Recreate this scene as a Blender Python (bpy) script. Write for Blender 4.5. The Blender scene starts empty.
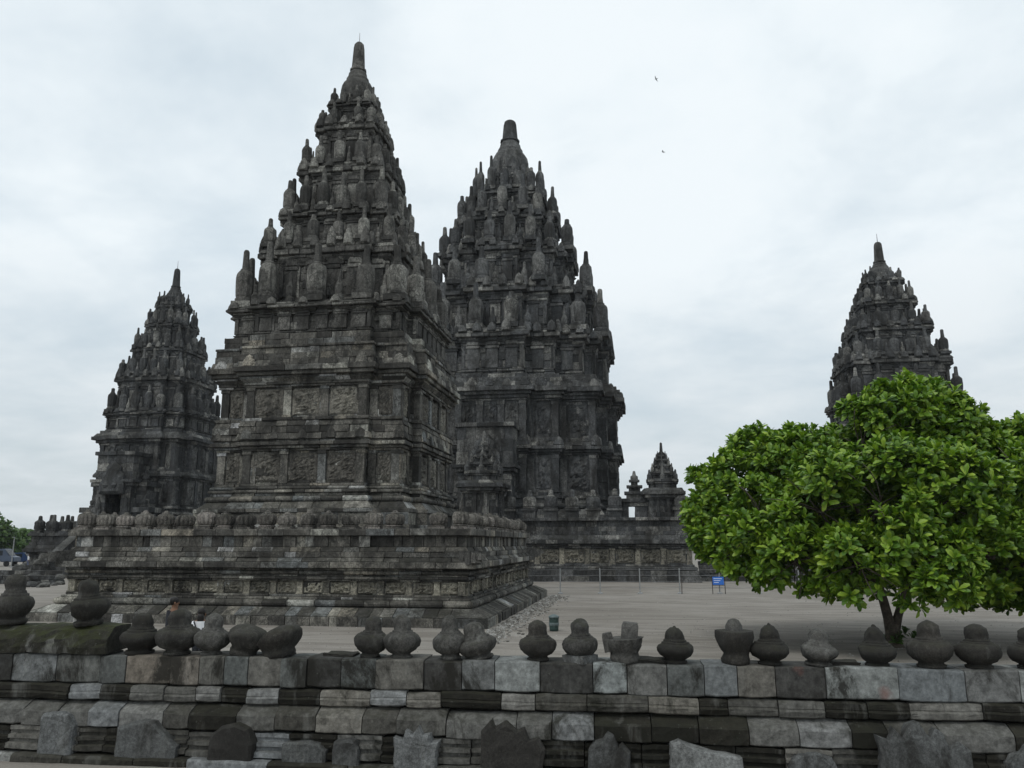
import bpy, bmesh, math, random
import numpy as np
from mathutils import Vector, Matrix, noise
random.seed(7); np.random.seed(7)
S = bpy.context.scene
COL = S.collection
R = math.radians
# ------------------------------------------------------------------ camera
HC = 2.9
cam_d = bpy.data.cameras.new('camera'); cam = bpy.data.objects.new('camera', cam_d); COL.objects.link(cam)
cam.location = (0, 0, HC)
PITCH = math.atan((543 - 384) / 800)
cam.rotation_euler = (math.pi / 2 + PITCH, 0, R(9))
cam_d.sensor_width = 36; cam_d.lens = 800 / 1024 * 36
cam_d.clip_start = .1; cam_d.clip_end = 6000
S.camera = cam
# ------------------------------------------------------------------ light
SUN_EL, SUN_ROT = R(58), R(205)
W = bpy.data.worlds.new("World"); S.world = W; W.use_nodes = True
def world():
    nt = W.node_tree; N = nt.nodes; L = nt.links; N.clear()
    out = N.new('ShaderNodeOutputWorld'); bg = N.new('ShaderNodeBackground'); bg.inputs[1].default_value = .1
    sky = N.new('ShaderNodeTexSky'); sky.sky_type = 'NISHITA'; sky.sun_disc = False
    sky.sun_elevation = SUN_EL; sky.sun_rotation = SUN_ROT; sky.air_density = 1.2; sky.dust_density = 2.0
    tc = N.new('ShaderNodeTexCoord')
    sep = N.new('ShaderNodeSeparateXYZ'); L.new(tc.outputs['Generated'], sep.inputs[0])
    # flat cloud layer: direction divided by its height
    mx = N.new('ShaderNodeMath'); mx.operation = 'MAXIMUM'; mx.inputs[1].default_value = 0.0; L.new(sep.outputs[2], mx.inputs[0])
    ad = N.new('ShaderNodeMath'); ad.operation = 'ADD'; ad.inputs[1].default_value = .22; L.new(mx.outputs[0], ad.inputs[0])
    dv = N.new('ShaderNodeVectorMath'); dv.operation = 'DIVIDE'; L.new(tc.outputs['Generated'], dv.inputs[0])
    cb = N.new('ShaderNodeCombineXYZ'); [L.new(ad.outputs[0], cb.inputs[i]) for i in range(3)]; L.new(cb.outputs[0], dv.inputs[1])
    n1 = N.new('ShaderNodeTexNoise'); n1.inputs['Scale'].default_value = 2.1; n1.inputs['Detail'].default_value = 9; n1.inputs['Roughness'].default_value = .56; n1.inputs['Distortion'].default_value = .15
    L.new(dv.outputs[0], n1.inputs['Vector'])
    n2 = N.new('ShaderNodeTexNoise'); n2.inputs['Scale'].default_value = .9; n2.inputs['Detail'].default_value = 4
    L.new(dv.outputs[0], n2.inputs['Vector'])
    mm = N.new('ShaderNodeMath'); mm.operation = 'MULTIPLY_ADD'; mm.inputs[1].default_value = .6; L.new(n1.outputs['Fac'], mm.inputs[0])
    m2 = N.new('ShaderNodeMath'); m2.operation = 'MULTIPLY'; m2.inputs[1].default_value = .4; L.new(n2.outputs['Fac'], m2.inputs[0]); L.new(m2.outputs[0], mm.inputs[2])
    ramp = N.new('ShaderNodeValToRGB'); e = ramp.color_ramp.elements
    e[0].position = .36; e[0].color = (.80, .80, .80, 1); e[1].position = .56; e[1].color = (1, 1, 1, 1)
    L.new(mm.outputs[0], ramp.inputs[0])
    # brightness of the cloud sheet itself
    ramp2 = N.new('ShaderNodeValToRGB'); e = ramp2.color_ramp.elements
    e[0].position = .36; e[0].color = (7.35, 8.4, 9.05, 1); e[1].position = .60; e[1].color = (8.95, 9.6, 9.98, 1)
    L.new(mm.outputs[0], ramp2.inputs[0])
    # towards the horizon the sheet thickens and greys
    hz = N.new('ShaderNodeMapRange'); hz.inputs['From Min'].default_value = 0; hz.inputs['From Max'].default_value = .33; hz.inputs['To Min'].default_value = .77; hz.inputs['To Max'].default_value = 1
    L.new(sep.outputs[2], hz.inputs['Value'])
    ml = N.new('ShaderNodeVectorMath'); ml.operation = 'SCALE'; L.new(ramp2.outputs[0], ml.inputs[0]); L.new(hz.outputs[0], ml.inputs['Scale'])
    mix = N.new('ShaderNodeMix'); mix.data_type = 'RGBA'; L.new(ramp.outputs[0], mix.inputs[0]); L.new(sky.outputs[0], mix.inputs[6]); L.new(ml.outputs[0], mix.inputs[7])
    L.new(mix.outputs[2], bg.inputs[0]); L.new(bg.outputs[0], out.inputs[0])
world()
sd = bpy.data.lights.new('sun', 'SUN'); sd.energy = 1.0; sd.angle = R(20); sd.color = (1, .97, .92)
so = bpy.data.objects.new('sun', sd); COL.objects.link(so); so.location = (-20, -20, 60)
_az = SUN_ROT
_sd = Vector((math.sin(_az) * math.cos(SUN_EL), math.cos(_az) * math.cos(SUN_EL), math.sin(SUN_EL)))
so.rotation_euler = _sd.to_track_quat('Z', 'Y').to_euler()
S.view_settings.view_transform = 'Standard'; S.view_settings.look = 'None'
S.view_settings.exposure = 0; S.view_settings.gamma = 1; S.view_settings.use_curve_mapping = False
S.cycles.max_bounces = 6; S.cycles.diffuse_bounces = 3; S.cycles.transparent_max_bounces = 8

# ------------------------------------------------------------------ materials
class NT:
    def __init__(s, name):
        s.m = bpy.data.materials.new(name); s.m.use_nodes = True
        s.nt = s.m.node_tree; s.N = s.nt.nodes; s.L = s.nt.links
        s.b = s.N['Principled BSDF']; s.b.inputs['Roughness'].default_value = .9
        s.b.inputs['Specular IOR Level'].default_value = .25
    def node(s, t, **kw):
        n = s.N.new(t)
        for k, v in kw.items(): setattr(n, k, v)
        return n
    def noise(s, vec, scale, detail=4, rough=.55, dist=0):
        n = s.node('ShaderNodeTexNoise'); n.inputs['Scale'].default_value = scale; n.inputs['Detail'].default_value = detail
        n.inputs['Roughness'].default_value = rough; n.inputs['Distortion'].default_value = dist
        if vec is not None: s.L.new(vec, n.inputs['Vector'])
        return n.outputs['Fac']
    def ramp(s, fac, stops):
        n = s.node('ShaderNodeValToRGB'); e = n.color_ramp.elements
        while len(e) < len(stops): e.new(.5)
        for i, (p, c) in enumerate(stops):
            e[i].position = p; e[i].color = (*c, 1) if not isinstance(c, (int, float)) else (c, c, c, 1)
        s.L.new(fac, n.inputs[0]); return n.outputs[0]
    def math(s, op, a, b=None, c=None):
        n = s.node('ShaderNodeMath', operation=op)
        for i, v in enumerate((a, b, c)):
            if v is None: continue
            if isinstance(v, (int, float)): n.inputs[i].default_value = v
            else: s.L.new(v, n.inputs[i])
        return n.outputs[0]
    def mix(s, fac, a, b, blend='MIX'):
        n = s.node('ShaderNodeMix', data_type='RGBA', blend_type=blend)
        for sock, v in ((n.inputs[0], fac), (n.inputs[6], a), (n.inputs[7], b)):
            if isinstance(v, (int, float)): sock.default_value = v
            elif isinstance(v, tuple): sock.default_value = (*v, 1)
            else: s.L.new(v, sock)
        return n.outputs[2]
    def bump(s, h, dist, strength=1.0, base=None):
        n = s.node('ShaderNodeBump'); n.inputs['Distance'].default_value = dist; n.inputs['Strength'].default_value = strength
        s.L.new(h, n.inputs['Height'])
        if base is not None: s.L.new(base, n.inputs['Normal'])
        s.L.new(n.outputs[0], s.b.inputs['Normal']); return n.outputs[0]
    def pos(s, obj=True):
        tc = s.node('ShaderNodeTexCoord'); return tc.outputs['Object']
    def world_pos(s):
        return s.node('ShaderNodeNewGeometry').outputs['Position']
    def scale(s, v, sc):
        n = s.node('ShaderNodeMapping'); n.inputs['Scale'].default_value = sc; s.L.new(v, n.inputs[0]); return n.outputs[0]

def stone(name, stops, k=1.0, stain=(.40, .60), dark=(.022, .021, .019), light_streak=.25, bump=.02, fine=1.0, moss=.35, mosscol=(.030, .030, .018), BR=1.6, grain=1.0, crack=.7, red=0, tone=False):
    """volcanic stone: every block its own grey, blotches of black lichen, pale runs, pitted face"""
    t = NT(name)
    p = t.world_pos()
    geo = t.node('ShaderNodeNewGeometry'); oi = t.node('ShaderNodeObjectInfo')
    rnd = t.math('FRACT', t.math('ADD', geo.outputs['Random Per Island'], oi.outputs['Random']))
    if tone: rnd = t.node('ShaderNodeAttribute', attribute_name='tone').outputs['Fac']      # each wall block's own stone
    col = t.ramp(rnd, [(q, tuple(min(.5, x * BR) for x in c)) for q, c in stops])
    # mottle
    n1 = t.noise(p, 7 * k * fine, 6, .7)
    n0 = t.noise(p, 19 * k * fine, 5, .75)
    col = t.mix(1.0, col, t.ramp(n1, [(.30, .48), (.52, 1.0), (.72, 1.45)]), 'MULTIPLY')
    col = t.mix(1.0, col, t.ramp(n0, [(.32, 1 - .55 * grain), (.52, 1.0), (.70, 1 + .5 * grain)]), 'MULTIPLY')
    n2 = t.noise(t.scale(p, (1, 1, .18)), 2.6 * k, 5, .65, .3)
    col = t.mix(t.ramp(n2, [(.56, 0.), (.72, light_streak)]), col, (.30, .30, .28))
    n3 = t.noise(t.scale(p, (1, 1, .55)), .9 * k, 10, .74, .5)
    col = t.mix(t.ramp(n3, [(stain[0], .9), (stain[1], 0.)]), col, dark)
    if crack:      # worn carving: small dark cuts and cracks, denser in places
        vo = t.node('ShaderNodeTexVoronoi', feature='DISTANCE_TO_EDGE'); vo.inputs['Scale'].default_value = 5.5 * k
        wv = t.node('ShaderNodeVectorMath', operation='ADD'); t.L.new(t.scale(p, (1, 1, .62)), wv.inputs[0])
        nz = t.node('ShaderNodeTexNoise'); nz.inputs['Scale'].default_value = 3 * k; nz.inputs['Detail'].default_value = 4; t.L.new(p, nz.inputs['Vector'])
        sc_ = t.node('ShaderNodeVectorMath', operation='SCALE'); sc_.inputs['Scale'].default_value = .35 / k; t.L.new(nz.outputs['Color'], sc_.inputs[0]); t.L.new(sc_.outputs[0], wv.inputs[1])
        t.L.new(wv.outputs[0], vo.inputs['Vector'])
        cm = t.math('MULTIPLY', t.ramp(vo.outputs['Distance'], [(.015, 1.), (.10, 0.)]), t.ramp(t.noise(p, 1.3 * k, 3, .6), [(.40, 0.), (.58, crack)]))
        col = t.mix(cm, col, (.016, .016, .015))
    if red: col = t.mix(t.ramp(t.noise(p, 1.15, 4, .5), [(.66, 0.), (.74, red)]), col, (.17, .055, .04))
    # lichen and moss on what faces up
    up = t.node('ShaderNodeSeparateXYZ'); t.L.new(geo.outputs['True Normal'], up.inputs[0])
    nm = t.noise(p, 3 * k, 5, .7)
    mo = t.math('MULTIPLY', t.ramp(up.outputs[2], [(.15, 0.), (.8, 1.)]), t.ramp(nm, [(.35, 0.), (.6, moss)]))
    col = t.mix(mo, col, mosscol)
    # pale lichen spots
    v = t.noise(p, 16 * k * fine, 3, .6)
    col = t.mix(t.ramp(v, [(.66, 0.), (.74, .22)]), col, (.24, .25, .22))
    t.L.new(col, t.b.inputs['Base Color'])
    h = t.math('ADD', t.math('MULTIPLY', t.noise(p, 5 * k, 5, .7), .7), t.math('MULTIPLY', t.noise(p, 28 * k * fine, 4, .75), .45))
    t.bump(h, bump / k, .9)
    return t.m

G = lambda *c: tuple(c)
ST_NANDI = [(0., (.034, .032, .029)), (.22, (.066, .063, .056)), (.48, (.108, .102, .089)), (.70, (.150, .142, .124)), (.80, (.132, .140, .140)), (.88, (.200, .180, .146)), (.95, (.29, .285, .25)), (1., (.40, .395, .36))]
ST_FAR = [(0., (.034, .036, .037)), (.3, (.064, .066, .068)), (.6, (.092, .093, .092)), (.85, (.132, .130, .122)), (1., (.24, .235, .215))]
M = {}
M['stone_near'] = stone('temple_stone', ST_NANDI, 1.0)
M['stone_shiva'] = stone('tall_temple_stone', ST_FAR, .6, light_streak=.5, bump=.04, BR=1.5)
M['stone_side'] = stone('side_temple_stone', ST_FAR, .6, light_streak=.3, bump=.04, BR=1.4)
M['roof_stone'] = stone('temple_roof_stone', [(0., (.038, .037, .034)), (.35, (.066, .064, .059)), (.75, (.105, .101, .092)), (1., (.20, .195, .175))], 1.0, stain=(.38, .58), light_streak=.2, bump=.03)
M['frieze'] = stone('carved_frieze_stone', [(0., (.09, .085, .07)), (.5, (.14, .13, .105)), (1., (.22, .205, .165))], 1.0, stain=(.36, .5), bump=.035)
M['wall_smooth'] = stone('dressed_wall_stone', tone=True, crack=0, red=0.7, BR=.74, grain=.5, stops=[(0., (.045, .045, .042)), (.16, (.085, .083, .078)), (.34, (.145, .155, .150)), (.50, (.175, .165, .145)), (.66, (.205, .220, .225)), (.80, (.235, .205, .170)), (.9, (.29, .315, .31)), (1., (.34, .345, .33))], k=1.6, stain=(.40, .49), light_streak=.2, bump=.012, fine=.7, moss=.3, dark=(.016, .015, .012))
M['wall_old'] = stone('weathered_wall_stone', tone=True, crack=0, red=0, BR=.88, grain=.6, stops=[(0., (.014, .013, .010)), (.27, (.028, .026, .020)), (.38, (.080, .076, .066)), (.62, (.150, .148, .138)), (.74, (.20, .185, .158)), (.86, (.21, .22, .225)), (1., (.29, .29, .275))], k=1.5, stain=(.38, .47), light_streak=.3, bump=.018, fine=.8, moss=.4, dark=(.014, .014, .010))
M['finial'] = stone('finial_stone', crack=0.3, red=0, BR=0.72, grain=0.8, stops= [(0., (.034, .032, .028)), (.5, (.056, .052, .046)), (.8, (.085, .078, .068)), (1., (.12, .118, .112))], k=2.2, stain=(.40, .60), light_streak=.25, bump=.035, fine=1.4, moss=.6)
M['finial_pale'] = stone('pale_finial_stone', crack=0.3, red=0, BR=.85, grain=0.7, stops= [(0., (.085, .082, .075)), (1., (.13, .127, .118))], k=2.2, stain=(.36, .52), light_streak=.45, bump=.035, fine=1.4, moss=.4)
M['antefix'] = stone('antefix_stone', crack=0.3, red=0, BR=1.1, grain=0.6, stops= [(0., (.07, .072, .07)), (.5, (.14, .145, .145)), (1., (.20, .205, .20))], k=2.0, stain=(.36, .52), light_streak=.25, bump=.016, fine=2, moss=.2)
M['antefix_dark'] = stone('dark_antefix_stone', crack=0.3, red=0, BR=0.9, grain=0.8, stops= [(0., (.030, .028, .026)), (1., (.06, .056, .05))], k=2.0, stain=(.4, .6), light_streak=.1, bump=.016, fine=2, moss=.5)
M['rubble'] = stone('rubble_stone', crack=0, red=0, BR=1.2, grain=1, stops= [(0., (.11, .105, .095)), (.5, (.22, .21, .19)), (1., (.38, .375, .36))], k=2, stain=(.3, .42), bump=.01)

M['coping'] = stone('mossy_coping_stone', crack=0, red=0, BR=.8, grain=.9, stops=[(0., (.03, .029, .024)), (.6, (.05, .047, .040)), (1., (.15, .145, .13))], k=1.6, stain=(.40, .54), light_streak=.6, bump=.03, fine=1, moss=.9, mosscol=(.034, .040, .012), dark=(.018, .018, .010))
def ground_mat():
    t = NT('courtyard_gravel'); p = t.world_pos()
    a = t.noise(p, .16, 6, .6, .4); c = t.ramp(a, [(.3, (.238, .217, .188)), (.5, (.285, .262, .230)), (.7, (.330, .307, .276))])
    s = t.noise(t.scale(p, (.5, 2.2, 1)), .55, 6, .65, .8)      # old wheel and foot tracks running across
    c = t.mix(t.ramp(s, [(.42, .55), (.55, 0.)]), c, (.140, .122, .102))
    g = t.noise(p, 22, 4, .8); c = t.mix(t.ramp(g, [(.35, .35), (.6, 0.)]), c, (.07, .065, .058))
    g2 = t.noise(p, 9, 5, .75); c = t.mix(t.ramp(g2, [(.6, 0.), (.75, .5)]), c, (.30, .285, .26))
    t.L.new(c, t.b.inputs['Base Color'])
    t.bump(t.math('ADD', t.math('MULTIPLY', g, .5), t.math('MULTIPLY', a, 1.5)), .03, .8)
    return t.m
M['ground'] = ground_mat()

def plain(name, c, rough=.7, metal=0, var=.25, scale=12):
    t = NT(name); p = t.pos()
    n = t.noise(p, scale, 4, .6)
    d = tuple(x * (1 - var) for x in c); u = tuple(min(1, x * (1 + var)) for x in c)
    t.L.new(t.ramp(n, [(.3, d), (.7, u)]), t.b.inputs['Base Color'])
    t.b.inputs['Roughness'].default_value = rough; t.b.inputs['Metallic'].default_value = metal
    return t.m
M['post'] = plain('galvanised_post', (.27, .28, .28), .6)
M['wire'] = plain('fence_wire', (.20, .20, .20), .6)
M['dark_wood'] = plain('dark_wood', (.045, .035, .028), .8)
M['blue'] = plain('blue_sign_paint', (.03, .14, .50), .45, var=.1)
M['white'] = plain('white_paint', (.78, .78, .77), .5, var=.05)
M['bark'] = plain('bark', (.085, .072, .058), .95, var=.5, scale=9)
M['steel'] = plain('steel', (.25, .25, .26), .4, .6)
M['bin'] = plain('green_bin_paint', (.035, .06, .055), .5)
M['bin_band'] = plain('pale_band_paint', (.11, .14, .14), .5)
M['skin'] = plain('skin', (.16, .085, .052), .6, var=.06)
M['hair'] = plain('black_hair', (.012, .010, .009), .5)
M['cloth_dark'] = plain('dark_cloth', (.030, .032, .038), .9)
M['cloth_white'] = plain('white_cloth', (.72, .73, .75), .9, var=.06)
M['cloth_blue'] = plain('blue_cloth', (.10, .12, .2), .9)
M['glass'] = plain('vehicle_glass', (.02, .025, .03), .12)
M['car_blue'] = plain('blue_car_paint', (.025, .05, .12), .3, var=.05)
M['car_white'] = plain('white_car_paint', (.6, .63, .66), .3, var=.05)
M['car_pale'] = plain('grey_blue_car_paint', (.07, .09, .13), .3, var=.05)
M['rubber'] = plain('tyre_rubber', (.02, .02, .02), .85)
M['bird'] = plain('bird_feather', (.02, .02, .02), .8)

def leaf_mat(name, stops, transl=.25, gloss=.42):
    t = NT(name)
    geo = t.node('ShaderNodeNewGeometry'); oi = t.node('ShaderNodeObjectInfo')
    rnd = t.math('FRACT', t.math('ADD', geo.outputs['Random Per Island'], oi.outputs['Random']))
    p = t.world_pos()
    big = t.noise(p, .9, 3, .6)
    f = t.math('ADD', t.math('MULTIPLY', rnd, .55), t.math('MULTIPLY', big, .55))
    c = t.ramp(f, stops)
    t.L.new(c, t.b.inputs['Base Color']); t.b.inputs['Roughness'].default_value = gloss; t.b.inputs['Specular IOR Level'].default_value = .4
    tr = t.node('ShaderNodeBsdfTranslucent'); t.L.new(t.mix(1.0, c, (1.0, 1.15, .5), 'MULTIPLY'), tr.inputs[0])
    ms = t.node('ShaderNodeMixShader'); ms.inputs[0].default_value = transl
    out = t.N['Material Output']; t.L.new(t.b.outputs[0], ms.inputs[1]); t.L.new(tr.outputs[0], ms.inputs[2]); t.L.new(ms.outputs[0], out.inputs[0])
    return t.m
M['leaf'] = leaf_mat('broad_leaf', transl=.18, stops=[(0., (.10, .075, .02)), (.04, (.05, .08, .012)), (.15, (.032, .085, .012)), (.40, (.085, .175, .016)), (.64, (.175, .295, .024)), (.9, (.30, .41, .045))])
M['leaf_far'] = leaf_mat('far_leaf', [(.2, (.04, .085, .02)), (.6, (.08, .15, .035)), (.9, (.13, .20, .05))])
M['weed'] = leaf_mat('weed_leaf', [(.2, (.03, .07, .015)), (.8, (.08, .15, .03))])

# ------------------------------------------------------------------ object helpers
def link(o): COL.objects.link(o); return o
def tag(o, label, cat, group=None, kind=None):
    o['label'] = label; o['category'] = cat
    if group: o['group'] = group
    if kind: o['kind'] = kind
    return o
def thing(name, label, cat, loc=(0, 0, 0), rz=0, group=None):
    o = bpy.data.objects.new(name, None); link(o); o.location = loc; o.rotation_euler = (0, 0, rz); o.empty_display_size = .3
    return tag(o, label, cat, group)
def mesh_obj(name, V, F, mat, parent=None, smooth=False, loc=(0, 0, 0)):
    me = bpy.data.meshes.new(name); me.from_pydata(V, [], F); me.update()
    me.materials.append(mat)
    if smooth: me.polygons.foreach_set('use_smooth', [True] * len(me.polygons))
    o = bpy.data.objects.new(name, me); link(o); o.location = loc
    if parent: o.parent = parent
    return o
class MB:
    def __init__(s): s.V = []; s.F = []
    def add(s, V, F):
        n = len(s.V); s.V.extend(V); s.F.extend([tuple(i + n for i in f) for f in F])
    def box(s, x0, y0, z0, x1, y1, z1, ch=0):
        s.add([(x0, y0, z0), (x1, y0, z0), (x1, y1, z0), (x0, y1, z0), (x0, y0, z1), (x1, y0, z1), (x1, y1, z1), (x0, y1, z1)],
              [(0, 3, 2, 1), (4, 5, 6, 7), (0, 1, 5, 4), (1, 2, 6, 5), (2, 3, 7, 6), (3, 0, 4, 7)])
    def lathe(s, prof, seg=16, cx=0, cy=0, cz=0, sx=1, sy=1, ribs=0, rib=.0, sq=None, jit=0):
        V = []; F = []
        for k, (r, z) in enumerate(prof):
            for i in range(seg):
                a = 2 * math.pi * i / seg
                rr = r
                if ribs and r > .3 * max(q[0] for q in prof): rr = r * (1 - rib + rib * abs(math.cos(a * ribs / 2)))
                if sq and z <= sq:
                    rr = r / max(abs(math.cos(a)), abs(math.sin(a)))
                rr += random.uniform(-jit, jit)
                V.append((cx + rr * math.cos(a) * sx, cy + rr * math.sin(a) * sy, cz + z))
        n = len(prof)
        for k in range(n - 1):
            for i in range(seg):
                j = (i + 1) % seg
                F.append((k * seg + i, k * seg + j, (k + 1) * seg + j, (k + 1) * seg + i))
        F.append(tuple(reversed(range(seg)))); F.append(tuple((n - 1) * seg + i for i in range(seg)))
        s.add(V, F)
    def tube(s, pts, rads, seg=8):
        V = []; F = []; n = len(pts)
        for k in range(n):
            p = Vector(pts[k]); d = (Vector(pts[min(k + 1, n - 1)]) - Vector(pts[max(k - 1, 0)])).normalized()
            a = d.orthogonal().normalized() if abs(d.z) < .95 else Vector((1, 0, 0)); a = (a - d * a.dot(d)).normalized(); b = d.cross(a)
            if abs(d.z) < .95:
                up = Vector((0, 0, 1)); a = (up - d * up.dot(d)).normalized(); b = d.cross(a)
            for i in range(seg):
                t = 2 * math.pi * i / seg; q = p + (a * math.cos(t) + b * math.sin(t)) * rads[k]; V.append(tuple(q))
        for k in range(n - 1):
            for i in range(seg):
                j = (i + 1) % seg; F.append((k * seg + i, k * seg + j, (k + 1) * seg + j, (k + 1) * seg + i))
        F.append(tuple(reversed(range(seg)))); F.append(tuple((n - 1) * seg + i for i in range(seg)))
        s.add(V, F)
    def build(s, name, mat, parent=None, smooth=False, loc=(0, 0, 0)):
        return mesh_obj(name, s.V, s.F, mat, parent, smooth, loc)

# ------------------------------------------------------------------ masonry: a ring of separate blocks per course
def plan(c, steps=()):
    """redented square: half width c, steps = ((half width of the bay, how far it stands out of the one before), ...)"""
    side = [(-c, -c)]
    y = -c
    for b, p in steps: side += [(-b, y), (-b, y - p)]; y -= p
    for b, p in reversed(steps): side += [(b, y), (b, y + p)]; y += p
    pts = []
    for k in range(4):
        a = k * math.pi / 2; ca, sa = round(math.cos(a)), round(math.sin(a))
        pts += [(x * ca - q * sa, x * sa + q * ca) for x, q in side]
    return pts
def rect(x0, y0, x1, y1): return [(x0, y0), (x1, y0), (x1, y1), (x0, y1)]
def edges(poly):
    n = len(poly); P = [Vector(p) for p in poly]
    N = []
    for i in range(n):
        d = (P[(i + 1) % n] - P[i]).normalized(); N.append(Vector((d.y, -d.x)))
    out = []
    for i in range(n):
        j = (i + 1) % n
        out.append((P[i], P[j], N[i], N[i - 1] + N[i], N[i] + N[j]))
    return out
def prof_of(sp, z, ch):
    k, h = sp[0], sp[1]
    if k == 'f': o = sp[2]; return [(z, o - ch), (z + ch, o), (z + h - ch, o), (z + h, o - ch)]
    if k == 't':
        o, b = sp[2], sp[3]
        return [(z + h * (.5 - .5 * math.cos(math.pi * i / 6)), o + b * math.sin(math.pi * i / 6)) for i in range(7)]
    if k == 's': return [(z, sp[2] - ch), (z + ch, sp[2]), (z + h - ch, sp[3]), (z + h, sp[3] - ch)]
    if k == 'c':   # cyma between two offsets
        o0, o1 = sp[2], sp[3]
        return [(z + h * i / 6, o0 + (o1 - o0) * (.5 - .5 * math.cos(math.pi * i / 6))) for i in range(7)]
def stack(mb, poly, z, specs, blk=.6, jit=.02, ch=.022, gap=.010, skip=None):
    E = edges(poly)
    xs_ = [p[0] for p in poly]; ys_ = [p[1] for p in poly]; inr = min(max(xs_) - min(xs_), max(ys_) - min(ys_)) / 2 * .94
    for q, sp in enumerate(specs):
        pr = prof_of(sp, z, min(ch, sp[1] * .2)); z += sp[1]
        omin = min(o for _, o in pr)
        if q + 1 < len(specs):
            nx = prof_of(specs[q + 1], z, ch); depth = max(.45, max(o for _, o in pr) - min(o for _, o in nx) + .3)
        else: depth = .8
        back = max(omin - depth, -inr)
        b = sp[4] if len(sp) > 4 else blk
        for ei, (p0, p1, n, m0, m1) in enumerate(E):
            if skip and skip(ei): continue
            L = (p1 - p0).length
            if L < .03: continue
            k = max(1, round(L / b + random.uniform(-.3, .3)))
            cuts = [0] + sorted((i + random.uniform(-.25, .25)) / k for i in range(1, k)) + [1]
            g = gap / L
            for i in range(k):
                r = random.gauss(0, jit); dz = random.uniform(-.004, .004) - .002
                if random.random() < .06: r -= jit * 2
                ends = []
                for t, first in ((cuts[i], True), (cuts[i + 1], False)):
                    if first and i == 0: ends.append((p0, m0))
                    elif not first and i == k - 1: ends.append((p1, m1))
                    else: ends.append((p0.lerp(p1, t + (g if first else -g)), n))
                m = len(pr); V = []
                for base, d in ends:
                    for zz, o in pr:
                        w = base + d * (o + r); V.append((w.x, w.y, zz + dz))
                    w = base + d * back; V.append((w.x, w.y, pr[-1][0] + dz)); V.append((w.x, w.y, pr[0][0] + dz))
                t = m + 2
                F = [(a, t + a, t + a + 1, a + 1) for a in range(m)]
                F.append((m - 1 + 1, t + m, t + m + 1, m + 1)); F.append((m + 1, t + m + 1, t, 0))
                F.append(tuple(range(t))); F.append(tuple(reversed(range(t, 2 * t))))
                mb.add(V, [tuple(reversed(f)) for f in F])
    return z
def floor(mb, poly, z, off=0):
    E = edges(poly); V = [tuple(p0 + m0 * off) + (z,) for p0, p1, n, m0, m1 in E]
    mb.add(V, [tuple(range(len(V)))])

def relief(mb, o, t, n, w, h, nx, ny, amp):
    """carved panel: a standing figure or foliage cut in low relief. o = lower left corner (3D)"""
    figs = []
    kind = random.random(); cx = random.uniform(.42, .58)
    if kind < .6:
        figs += [(cx, .80, .11, .09, 1), (cx + random.uniform(-.05, .05), .55, .17, .17, 1), (cx - .1, .22, .09, .22, .9), (cx + .1, .22, .09, .22, .9), (cx - .22, .55, .07, .2, .7), (cx + .22, .5, .07, .2, .7)]
    else:
        for _ in range(7): figs.append((random.random(), random.random(), random.uniform(.07, .16), random.uniform(.07, .16), random.uniform(.5, 1)))
    for _ in range(5): figs.append((random.random(), random.random(), .07, .08, random.uniform(.3, .7)))
    V = []; F = []
    for j in range(ny + 1):
        for i in range(nx + 1):
            u, v = i / nx, j / ny
            e = min(u, 1 - u) * w; e2 = min(v, 1 - v) * h
            if i in (0, nx) or j in (0, ny): d = -.015
            elif i in (1, nx - 1) or j in (1, ny - 1): d = .25 * amp
            else:
                d = 0
                for fx, fy, sx, sy, a in figs:
                    d = max(d, a * amp * math.exp(-((u - fx) / sx) ** 2 - ((v - fy) / sy) ** 2))
                d = d * 1.25 + random.uniform(-.3, .3) * amp
            p = o + t * (u * w) + n * d; V.append((p.x, p.y, p.z + v * h))
    for j in range(ny):
        for i in range(nx):
            a = j * (nx + 1) + i; F.append((a, a + 1, a + nx + 2, a + nx + 1))
    mb.add(V, F)
def fbox(mb, o, t, n, w, h, d0, d1):
    """box on a wall: o lower-left, t tangent, n normal"""
    pts = []
    for zz in (0, h):
        for a, d in ((0, d0), (w, d0), (w, d1), (0, d1)):
            p = o + t * a + n * d; pts.append((p.x, p.y, p.z + zz))
    mb.add(pts, [(0, 1, 2, 3), (7, 6, 5, 4), (3, 2, 6, 7), (0, 4, 5, 1), (1, 5, 6, 2), (0, 3, 7, 4)])
def antefix(mb, o, t, n, w, h, d0, th, kind=0):
    """leaf-shaped upright stone with a pointed top; o = foot centre"""
    half = [(.5, 0), (.52, .28), (.44, .42), (.46, .56), (.30, .68), (.30, .80), (.12, .92), (0, 1.0)] if kind == 0 else [(.5, 0), (.5, .45), (.36, .75), (.14, .92), (0, 1)]
    pr = [(x, y) for x, y in half] + [(-x, y) for x, y in reversed(half[:-1])]
    V = []; m = len(pr)
    for d, sc in ((d0, 1.0), (d0 + th * .6, 1.0), (d0 + th, .72)):
        for x, y in pr:
            p = o + t * (x * w * sc) + n * (d - .25 * th * y); V.append((p.x, p.y, p.z + (y * sc + (1 - sc) * .3) * h))
    F = []
    for k in (0, 1):
        for i in range(m):
            j = (i + 1) % m; F.append((k * m + i, k * m + j, (k + 1) * m + j, (k + 1) * m + i))
    F.append(tuple(range(2 * m, 3 * m))); F.append(tuple(reversed(range(m))))
    mb.add(V, F)
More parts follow.
